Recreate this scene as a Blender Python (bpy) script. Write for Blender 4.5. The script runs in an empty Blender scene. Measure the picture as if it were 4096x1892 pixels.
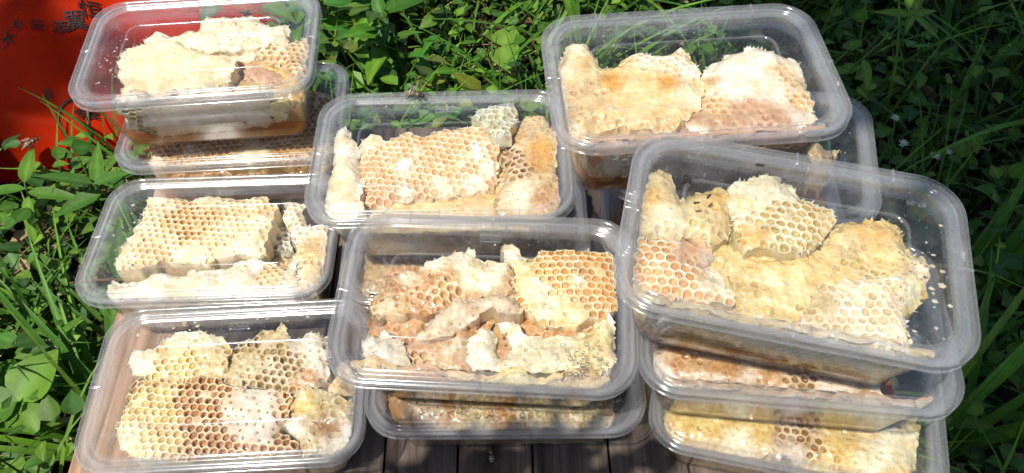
import bpy, math, random
import numpy as np
from mathutils import Vector, Matrix, noise

R = math.radians
rnd = random.Random(7)
scene = bpy.context.scene
COL = scene.collection

# ------------------------------------------------------------------ camera
cam_data = bpy.data.cameras.new('camera')
cam = bpy.data.objects.new('camera', cam_data)
COL.objects.link(cam)
CAM_POS = Vector((0, 0, 0.5452))
PITCH, ROLL = R(53.637), R(-1.583)
fw = Vector((0, math.cos(PITCH), -math.sin(PITCH)))
rt0 = Vector((1, 0, 0)); up0 = rt0.cross(fw)
rt = rt0 * math.cos(ROLL) + up0 * math.sin(ROLL)
up = up0 * math.cos(ROLL) - rt0 * math.sin(ROLL)
cam.matrix_world = Matrix(((rt.x, up.x, -fw.x, 0), (rt.y, up.y, -fw.y, 0), (rt.z, up.z, -fw.z, 0), (0, 0, 0, 1)))
cam.location = CAM_POS
cam_data.sensor_fit = 'HORIZONTAL'; cam_data.sensor_width = 36
cam_data.lens = 36 * 3262.2 / 4096
cam_data.clip_start = 0.01; cam_data.clip_end = 200
scene.camera = cam

# ------------------------------------------------------------------ sky, sun, exposure
TO_SUN = Vector((-0.30, -0.30, 1.0)).normalized()
elev = math.asin(TO_SUN.z)
world = bpy.data.worlds.new('World'); scene.world = world; world.use_nodes = True
wn = world.node_tree.nodes; wl = world.node_tree.links
sky = wn.new('ShaderNodeTexSky'); sky.sky_type = 'NISHITA'; sky.sun_disc = False
sky.sun_elevation = elev
sky.sun_rotation = math.atan2(TO_SUN.x, TO_SUN.y)
bg = wn['Background']; bg.inputs['Strength'].default_value = 0.11
wl.new(sky.outputs[0], bg.inputs['Color'])
sun_data = bpy.data.lights.new('sun', 'SUN'); sun_data.energy = 5.0; sun_data.angle = R(0.5)
sun_data.color = (1.0, 0.95, 0.85)
sun = bpy.data.objects.new('sun', sun_data); COL.objects.link(sun)
sun.rotation_euler = (-TO_SUN).to_track_quat('-Z', 'Y').to_euler()
sun.location = (-1, 0, 4)
vs = scene.view_settings
vs.view_transform = 'Standard'; vs.look = 'None'; vs.gamma = 1; vs.use_curve_mapping = False
vs.exposure = 0.42
cy = scene.cycles
cy.use_denoising = True
cy.use_adaptive_sampling = True; cy.adaptive_threshold = 0.03
cy.max_bounces = 6; cy.diffuse_bounces = 3; cy.glossy_bounces = 2; cy.transmission_bounces = 6
cy.transparent_max_bounces = 64
cy.sample_clamp_indirect = 4.0
cy.caustics_reflective = False; cy.caustics_refractive = False

# ------------------------------------------------------------------ helpers
def tag(o, label=None, cat=None, group=None, kind=None):
    if label: o['label'] = label
    if cat: o['category'] = cat
    if group: o['group'] = group
    if kind: o['kind'] = kind
    return o

def empty(name, loc=(0, 0, 0)):
    o = bpy.data.objects.new(name, None); o.empty_display_size = 0.02
    COL.objects.link(o); o.location = loc
    return o

def link(name, me, parent=None):
    o = bpy.data.objects.new(name, me); COL.objects.link(o)
    if parent is not None: o.parent = parent
    return o

class MB:
    """collects vertices, faces, point colours and per-face material indices"""
    def __init__(s): s.v = []; s.f = []; s.c = []; s.m = []
    def vert(s, p, c=(1, 1, 1, 1)):
        s.v.append((p[0], p[1], p[2])); s.c.append((c[0], c[1], c[2], c[3] if len(c) > 3 else 0.0)); return len(s.v) - 1
    def face(s, idx, m=0): s.f.append(tuple(idx)); s.m.append(m)
    def add(s, verts, faces, c=(1, 1, 1, 0), m=0):
        b = len(s.v)
        for p in verts: s.vert(p, c)
        for f in faces: s.face([i + b for i in f], m)
    def mesh(s, name, mats, smooth=True, angle=None, colors=True):
        me = bpy.data.meshes.new(name)
        me.from_pydata(s.v, [], s.f)
        for m in (mats if isinstance(mats, (list, tuple)) else [mats]): me.materials.append(m)
        if any(s.m): me.polygons.foreach_set('material_index', s.m)
        if colors:
            a = me.color_attributes.new('Col', 'FLOAT_COLOR', 'POINT')
            a.data.foreach_set('color', np.array(s.c, dtype=np.float32).ravel())
        if smooth: me.polygons.foreach_set('use_smooth', [True] * len(s.f))
        me.update()
        if angle is not None: me.set_sharp_from_angle(angle=angle)
        return me
    def build(s, name, mats, parent=None, **k):
        return link(name, s.mesh(name, mats, **k), parent)

def fbm(x, y, z=0.0, o=3):
    a, s, t = 1.0, 0.0, 0.0
    for _ in range(o):
        s += a * noise.noise((x, y, z)); t += a
        x *= 2.03; y *= 2.03; z = z * 2.03 + 7.1; a *= 0.5
    return s / t

def tube(mb, pts, rad, n=6, c=(1, 1, 1, 0), m=0, cap=True):
    pts = [Vector(p) for p in pts]; rings = []
    for i, p in enumerate(pts):
        t = (pts[min(i + 1, len(pts) - 1)] - pts[max(i - 1, 0)]).normalized()
        a = t.orthogonal().normalized() if i == 0 else (prev - t * prev.dot(t)).normalized()
        prev = a; b = t.cross(a)
        r = rad[i] if isinstance(rad, (list, tuple)) else rad
        cc = c[i] if isinstance(c, list) else c
        rings.append([mb.vert(p + (a * math.cos(2 * math.pi * k / n) + b * math.sin(2 * math.pi * k / n)) * r, cc) for k in range(n)])
    for A, B in zip(rings, rings[1:]):
        for k in range(n): mb.face((A[k], A[(k + 1) % n], B[(k + 1) % n], B[k]), m)
    if cap: mb.face(rings[0][::-1], m); mb.face(rings[-1], m)

def box(mb, x0, x1, y0, y1, z0, z1, c=(1, 1, 1, 0), m=0, bev=0.0):
    b = bev
    lay = [(z0, b), (z0 + b, 0), (z1 - b, 0), (z1, b)] if b else [(z0, 0), (z1, 0)]
    rings = []
    for z, i in lay:
        if b:
            P = [(x0 + i, y0 + b + i, z), (x0 + b + i, y0 + i, z), (x1 - b - i, y0 + i, z), (x1 - i, y0 + b + i, z),
                 (x1 - i, y1 - b - i, z), (x1 - b - i, y1 - i, z), (x0 + b + i, y1 - i, z), (x0 + i, y1 - b - i, z)]
        else: P = [(x0, y0, z), (x1, y0, z), (x1, y1, z), (x0, y1, z)]
        rings.append([mb.vert(p, c) for p in P])
    n = len(rings[0])
    for A, B in zip(rings, rings[1:]):
        for k in range(n): mb.face((A[k], A[(k + 1) % n], B[(k + 1) % n], B[k]), m)
    mb.face(rings[0][::-1], m); mb.face(rings[-1], m)

# ------------------------------------------------------------------ materials
def new_mat(name):
    m = bpy.data.materials.new(name); m.use_nodes = True
    nt = m.node_tree; nt.nodes.clear()
    out = nt.nodes.new('ShaderNodeOutputMaterial')
    return m, nt, out

def N(nt, t, **kw):
    n = nt.nodes.new(t)
    for k, v in kw.items():
        if k.startswith('_'): setattr(n, k[1:], v)
        else: n.inputs[k.replace('__', ' ')].default_value = v
    return n

def ramp(nt, stops):
    r = nt.nodes.new('ShaderNodeValToRGB'); e = r.color_ramp.elements
    while len(e) < len(stops): e.new(0.5)
    for x, (p, c) in zip(e, stops): x.position = p; x.color = (*c, 1) if len(c) == 3 else c
    return r

def schlick(nt, f0, power=5.0, extra=0.0):
    # angle dependent reflectance, the same from either side of a thin sheet
    lw = N(nt, 'ShaderNodeLayerWeight', Blend=0.5)
    pw = N(nt, 'ShaderNodeMath', _operation='POWER'); pw.inputs[1].default_value = power
    nt.links.new(lw.outputs['Facing'], pw.inputs[0])
    ma = N(nt, 'ShaderNodeMath', _operation='MULTIPLY_ADD'); ma.inputs[1].default_value = 1 - f0; ma.inputs[2].default_value = f0 + extra
    nt.links.new(pw.outputs[0], ma.inputs[0]); ma.use_clamp = True
    return ma

def plastic(name, haze, haze_edge, smear, f0=0.035, rough=0.06):
    m, nt, out = new_mat(name); L = nt.links.new
    tc = N(nt, 'ShaderNodeTexCoord')
    lw = N(nt, 'ShaderNodeLayerWeight', Blend=0.5)
    fr = schlick(nt, f0)
    nz = N(nt, 'ShaderNodeTexNoise', Scale=42.0, Detail=2.0, Roughness=0.7)
    L(tc.outputs['Object'], nz.inputs['Vector'])
    nr = ramp(nt, [(0.48, (0, 0, 0)), (0.75, (1, 1, 1))]); L(nz.outputs['Fac'], nr.inputs[0])
    a = N(nt, 'ShaderNodeMath', _operation='MULTIPLY_ADD'); a.inputs[1].default_value = smear; a.inputs[2].default_value = haze
    sp = N(nt, 'ShaderNodeTexNoise', Scale=720.0, Detail=0.0); L(tc.outputs['Object'], sp.inputs['Vector'])
    spr = ramp(nt, [(0.66, (0, 0, 0)), (0.72, (1, 1, 1))]); L(sp.outputs['Fac'], spr.inputs[0])
    spm = N(nt, 'ShaderNodeMath', _operation='MULTIPLY_ADD'); spm.inputs[1].default_value = 3.0
    spx = N(nt, 'ShaderNodeMath', _operation='MULTIPLY'); L(spr.outputs[0], spx.inputs[0]); L(nr.outputs[0], spx.inputs[1])
    L(spx.outputs[0], spm.inputs[0]); L(nr.outputs[0], spm.inputs[2])
    L(spm.outputs[0], a.inputs[0])
    b = N(nt, 'ShaderNodeMath', _operation='MULTIPLY_ADD'); b.inputs[1].default_value = haze_edge
    L(lw.outputs['Facing'], b.inputs[0]); L(a.outputs[0], b.inputs[2])
    b.use_clamp = True
    tr = N(nt, 'ShaderNodeBsdfTransparent', Color=(0.985, 0.988, 0.99, 1))
    df = N(nt, 'ShaderNodeBsdfDiffuse', Color=(0.86, 0.88, 0.92, 1))
    tl = N(nt, 'ShaderNodeBsdfTranslucent', Color=(0.86, 0.88, 0.92, 1))
    mx0 = N(nt, 'ShaderNodeMixShader', Fac=0.5); L(df.outputs[0], mx0.inputs[1]); L(tl.outputs[0], mx0.inputs[2])
    mx1 = N(nt, 'ShaderNodeMixShader'); L(b.outputs[0], mx1.inputs[0]); L(tr.outputs[0], mx1.inputs[1]); L(mx0.outputs[0], mx1.inputs[2])
    gl = N(nt, 'ShaderNodeBsdfGlossy', Roughness=rough)
    mx2 = N(nt, 'ShaderNodeMixShader'); L(fr.outputs[0], mx2.inputs[0]); L(mx1.outputs[0], mx2.inputs[1]); L(gl.outputs[0], mx2.inputs[2])
    L(mx2.outputs[0], out.inputs[0])
    return m

M_PANEL = plastic('clear_plastic_panel', 0.006, 0.010, 0.035)
M_RIM = plastic('clear_plastic_rim', 0.068, 0.14, 0.03, 0.06, 0.14)
M_WALL = plastic('clear_plastic_wall', 0.006, 0.02, 0.015)

def wax_material():
    m, nt, out = new_mat('beeswax'); L = nt.links.new
    tc = N(nt, 'ShaderNodeTexCoord')
    at = N(nt, 'ShaderNodeAttribute', _attribute_name='Col')
    n1 = N(nt, 'ShaderNodeTexNoise', Scale=330.0, Detail=5.0, Roughness=0.65, Distortion=0.4); L(tc.outputs['Object'], n1.inputs['Vector'])
    n2 = N(nt, 'ShaderNodeTexNoise', Scale=95.0, Detail=3.0); L(tc.outputs['Object'], n2.inputs['Vector'])
    r2 = ramp(nt, [(0.3, (0.80, 0.70, 0.54)), (0.68, (1.06, 1.06, 1.06))]); L(n2.outputs['Fac'], r2.inputs[0])
    mul = N(nt, 'ShaderNodeMixRGB', _blend_type='MULTIPLY', Fac=1.0); L(at.outputs['Color'], mul.inputs[1]); L(r2.outputs[0], mul.inputs[2])
    bp = N(nt, 'ShaderNodeBump', Strength=0.55, Distance=0.0011); L(n1.outputs['Fac'], bp.inputs['Height'])
    ro = N(nt, 'ShaderNodeMapRange'); ro.inputs['To Min'].default_value = 0.5; ro.inputs['To Max'].default_value = 0.10
    L(at.outputs['Alpha'], ro.inputs['Value'])
    pb = N(nt, 'ShaderNodeBsdfPrincipled')
    pb.inputs['IOR'].default_value = 1.45
    pb.inputs['Subsurface Weight'].default_value = 0.6
    pb.inputs['Subsurface Radius'].default_value = (1.0, 0.68, 0.32)
    pb.inputs['Subsurface Scale'].default_value = 0.0028
    L(at.outputs['Alpha'], pb.inputs['Coat Weight']); pb.inputs['Coat Roughness'].default_value = 0.06
    L(mul.outputs[0], pb.inputs['Base Color']); L(ro.outputs[0], pb.inputs['Roughness']); L(bp.outputs[0], pb.inputs['Normal'])
    tl = N(nt, 'ShaderNodeBsdfTranslucent'); L(mul.outputs[0], tl.inputs['Color']); L(bp.outputs[0], tl.inputs['Normal'])
    mx = N(nt, 'ShaderNodeMixShader', Fac=0.15); L(pb.outputs[0], mx.inputs[1]); L(tl.outputs[0], mx.inputs[2])
    L(mx.outputs[0], out.inputs[0])
    return m
M_WAX = wax_material()

def honey_material(name, col, dens):
    m, nt, out = new_mat(name); L = nt.links.new
    fr = schlick(nt, 0.04)
    tr = N(nt, 'ShaderNodeBsdfTransparent', Color=(*[min(1, c * 1.25 + 0.04) for c in col], 1))
    tl = N(nt, 'ShaderNodeBsdfTranslucent', Color=(*col, 1))
    df = N(nt, 'ShaderNodeBsdfDiffuse', Color=(*col, 1))
    a = N(nt, 'ShaderNodeMixShader', Fac=0.5); L(tl.outputs[0], a.inputs[1]); L(df.outputs[0], a.inputs[2])
    b = N(nt, 'ShaderNodeMixShader', Fac=dens); L(tr.outputs[0], b.inputs[1]); L(a.outputs[0], b.inputs[2])
    g = N(nt, 'ShaderNodeBsdfGlossy', Roughness=0.07)
    c = N(nt, 'ShaderNodeMixShader'); L(fr.outputs[0], c.inputs[0]); L(b.outputs[0], c.inputs[1]); L(g.outputs[0], c.inputs[2])
    L(c.outputs[0], out.inputs[0])
    return m
M_HONEY = {'gold': honey_material('honey_gold', (0.86, 0.43, 0.03), 0.6),
           'brown': honey_material('honey_brown', (0.66, 0.27, 0.03), 0.6),
           'pale': honey_material('honey_pale', (0.80, 0.52, 0.14), 0.35)}

def vcol_material(name, rough=0.5, transl=0.0, spec=0.4, bump=0.0, bscale=200.0, bdist=0.001, var=None):
    m, nt, out = new_mat(name); L = nt.links.new
    at = N(nt, 'ShaderNodeAttribute', _attribute_name='Col')
    tc = N(nt, 'ShaderNodeTexCoord')
    pb = N(nt, 'ShaderNodeBsdfPrincipled', Roughness=rough); pb.inputs['Specular IOR Level'].default_value = spec
    src = at.outputs['Color']
    if var:
        nz = N(nt, 'ShaderNodeTexNoise', Scale=var[0], Detail=4.0); L(tc.outputs['Object'], nz.inputs['Vector'])
        rp = ramp(nt, [(0.3, (var[1],) * 3), (0.7, (var[2],) * 3)]); L(nz.outputs['Fac'], rp.inputs[0])
        mu = N(nt, 'ShaderNodeMixRGB', _blend_type='MULTIPLY', Fac=1.0); L(src, mu.inputs[1]); L(rp.outputs[0], mu.inputs[2]); src = mu.outputs[0]
    L(src, pb.inputs['Base Color'])
    if bump:
        nz = N(nt, 'ShaderNodeTexNoise', Scale=bscale, Detail=4.0); L(tc.outputs['Object'], nz.inputs['Vector'])
        bp = N(nt, 'ShaderNodeBump', Strength=bump, Distance=bdist); L(nz.outputs['Fac'], bp.inputs['Height']); L(bp.outputs[0], pb.inputs['Normal'])
    if transl:
        tl = N(nt, 'ShaderNodeBsdfTranslucent'); L(src, tl.inputs['Color'])
        mx = N(nt, 'ShaderNodeMixShader', Fac=transl); L(pb.outputs[0], mx.inputs[1]); L(tl.outputs[0], mx.inputs[2]); L(mx.outputs[0], out.inputs[0])
    else: L(pb.outputs[0], out.inputs[0])
    return m
M_LEAF = vcol_material('leaf', 0.48, 0.32, 0.22, 0.25, 300.0, 0.0008, (60.0, 0.75, 1.2))
M_LITTER = vcol_material('dry_litter', 0.8, 0.1, 0.2, 0.3, 200.0, 0.001, (90.0, 0.6, 1.2))
M_BAG = vcol_material('red_bag_film', 0.55, 0.35, 0.06, 0.35, 60.0, 0.004, (9.0, 0.8, 1.1))
M_INK = vcol_material('black_ink', 0.5, 0.0, 0.3)
M_INSECT = vcol_material('insect', 0.35, 0.0, 0.5, 0.4, 1500.0, 0.0003)
M_PETAL = vcol_material('petal', 0.6, 0.3, 0.2)

def wing_material():
    m, nt, out = new_mat('insect_wing'); L = nt.links.new
    tr = N(nt, 'ShaderNodeBsdfTransparent', Color=(0.8, 0.76, 0.7, 1)); g = N(nt, 'ShaderNodeBsdfGlossy', Roughness=0.2)
    d = N(nt, 'ShaderNodeBsdfDiffuse', Color=(0.35, 0.28, 0.2, 1))
    a = N(nt, 'ShaderNodeMixShader', Fac=0.3); L(tr.outputs[0], a.inputs[1]); L(d.outputs[0], a.inputs[2])
    b = N(nt, 'ShaderNodeMixShader', Fac=0.08); L(a.outputs[0], b.inputs[1]); L(g.outputs[0], b.inputs[2]); L(b.outputs[0], out.inputs[0])
    return m
M_WING = wing_material()

def drop_material():
    m, nt, out = new_mat('water_drop'); L = nt.links.new
    fr = schlick(nt, 0.03, 4.0)
    tr = N(nt, 'ShaderNodeBsdfTransparent', Color=(0.985, 0.985, 0.985, 1)); g = N(nt, 'ShaderNodeBsdfGlossy', Roughness=0.08)
    ed = schlick(nt, 0.0, 1.6); df = N(nt, 'ShaderNodeBsdfTranslucent', Color=(0.9, 0.92, 0.95, 1))
    eh = N(nt, 'ShaderNodeMath', _operation='MULTIPLY'); eh.inputs[1].default_value = 0.45; L(ed.outputs[0], eh.inputs[0])
    e = N(nt, 'ShaderNodeMixShader'); L(eh.outputs[0], e.inputs[0]); L(tr.outputs[0], e.inputs[1]); L(df.outputs[0], e.inputs[2])
    fm = N(nt, 'ShaderNodeMath', _operation='MULTIPLY_ADD'); fm.inputs[1].default_value = 1.0; fm.inputs[2].default_value = 0.02
    L(fr.outputs[0], fm.inputs[0])
    a = N(nt, 'ShaderNodeMixShader'); L(fm.outputs[0], a.inputs[0]); L(e.outputs[0], a.inputs[1]); L(g.outputs[0], a.inputs[2]); L(a.outputs[0], out.inputs[0])
    return m
M_DROP = drop_material()

def wood_material():
    m, nt, out = new_mat('weathered_wood'); L = nt.links.new
    tc = N(nt, 'ShaderNodeTexCoord'); oi = N(nt, 'ShaderNodeObjectInfo')
    at = N(nt, 'ShaderNodeAttribute', _attribute_name='Col')
    sh = N(nt, 'ShaderNodeVectorMath', _operation='MULTIPLY_ADD'); sh.inputs[1].default_value = (1, 0.045, 1)
    off = N(nt, 'ShaderNodeCombineXYZ'); mr = N(nt, 'ShaderNodeMath', _operation='MULTIPLY'); mr.inputs[1].default_value = 13.0
    L(oi.outputs['Random'], mr.inputs[0]); L(mr.outputs[0], off.inputs[0]); L(mr.outputs[0], off.inputs[2])
    L(tc.outputs['Object'], sh.inputs[0]); L(off.outputs[0], sh.inputs[2])
    n1 = N(nt, 'ShaderNodeTexNoise', Scale=130.0, Detail=6.0, Roughness=0.6, Distortion=0.5); L(sh.outputs[0], n1.inputs['Vector'])
    n2 = N(nt, 'ShaderNodeTexNoise', Scale=14.0, Detail=3.0); L(sh.outputs[0], n2.inputs['Vector'])
    r1 = ramp(nt, [(0.30, (0.28, 0.24, 0.21)), (0.48, (0.72, 0.68, 0.66)), (0.72, (1.25, 1.2, 1.15))]); L(n1.outputs['Fac'], r1.inputs[0])
    r2 = ramp(nt, [(0.35, (0.62, 0.58, 0.56)), (0.68, (1.12, 1.12, 1.12))]); L(n2.outputs['Fac'], r2.inputs[0])
    a = N(nt, 'ShaderNodeMixRGB', _blend_type='MULTIPLY', Fac=1.0); L(at.outputs['Color'], a.inputs[1]); L(r1.outputs[0], a.inputs[2])
    b = N(nt, 'ShaderNodeMixRGB', _blend_type='MULTIPLY', Fac=1.0); L(a.outputs[0], b.inputs[1]); L(r2.outputs[0], b.inputs[2])
    bp = N(nt, 'ShaderNodeBump', Strength=0.6, Distance=0.0012); L(n1.outputs['Fac'], bp.inputs['Height'])
    pb = N(nt, 'ShaderNodeBsdfPrincipled', Roughness=0.75); pb.inputs['Specular IOR Level'].default_value = 0.25
    L(b.outputs[0], pb.inputs['Base Color']); L(bp.outputs[0], pb.inputs['Normal']); L(pb.outputs[0], out.inputs[0])
    return m
M_WOOD = wood_material()

def soil_material():
    m, nt, out = new_mat('dark_soil'); L = nt.links.new
    tc = N(nt, 'ShaderNodeTexCoord')
    n1 = N(nt, 'ShaderNodeTexNoise', Scale=45.0, Detail=8.0, Roughness=0.7); L(tc.outputs['Object'], n1.inputs['Vector'])
    r1 = ramp(nt, [(0.3, (0.012, 0.010, 0.007)), (0.55, (0.035, 0.027, 0.018)), (0.8, (0.08, 0.06, 0.04))]); L(n1.outputs['Fac'], r1.inputs[0])
    bp = N(nt, 'ShaderNodeBump', Strength=0.9, Distance=0.01); L(n1.outputs['Fac'], bp.inputs['Height'])
    pb = N(nt, 'ShaderNodeBsdfPrincipled', Roughness=0.95); pb.inputs['Specular IOR Level'].default_value = 0.1
    L(r1.outputs[0], pb.inputs['Base Color']); L(bp.outputs[0], pb.inputs['Normal']); L(pb.outputs[0], out.inputs[0])
    return m
M_SOIL = soil_material()
M_BARK = vcol_material('bark', 0.85, 0.0, 0.2, 0.6, 80.0, 0.004, (30.0, 0.6, 1.2))

# ------------------------------------------------------------------ measured layout
BOX = {
    'A': (-0.2350, 0.4932, 0.0686, 2.95, 0.30, -0.30),
    'B': (-0.2239, 0.4846, 0.0044, 1.99, 0.00, -2.50),
    'C': (-0.2182, 0.3610, 0.0034, 0.38, 0.00, -3.50),
    'D': (-0.0462, 0.3790, 0.0649, -0.51, 0.00, 0.00),
    'N': (-0.0334, 0.3580, 0.0000, -0.00, 0.00, 0.00),
    'E': (0.1139, 0.3815, 0.1307, 2.80, 0.00, 0.00),
    'F': (0.1590, 0.3795, 0.0651, -11.26, 0.00, 0.00),
    'G': (0.1472, 0.2473, 0.1348, -13.58, -2.30, 1.50),
    'H': (0.1635, 0.2446, 0.0651, -7.33, 0.00, 0.00),
    'I': (0.1796, 0.2288, 0.0005, -13.87, 0.00, 0.00),
    'J': (-0.0168, 0.2595, 0.0677, -4.80, 0.00, 3.50),
    'K': (-0.0066, 0.2602, -0.0001, -1.11, 0.00, 0.00),
    'L': (-0.1866, 0.2428, 0.0004, 1.58, 0.00, 0.00),
    'M': (0.1570, 0.3850, 0.0000, -4.00, 0.00, 0.00),
}
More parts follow.
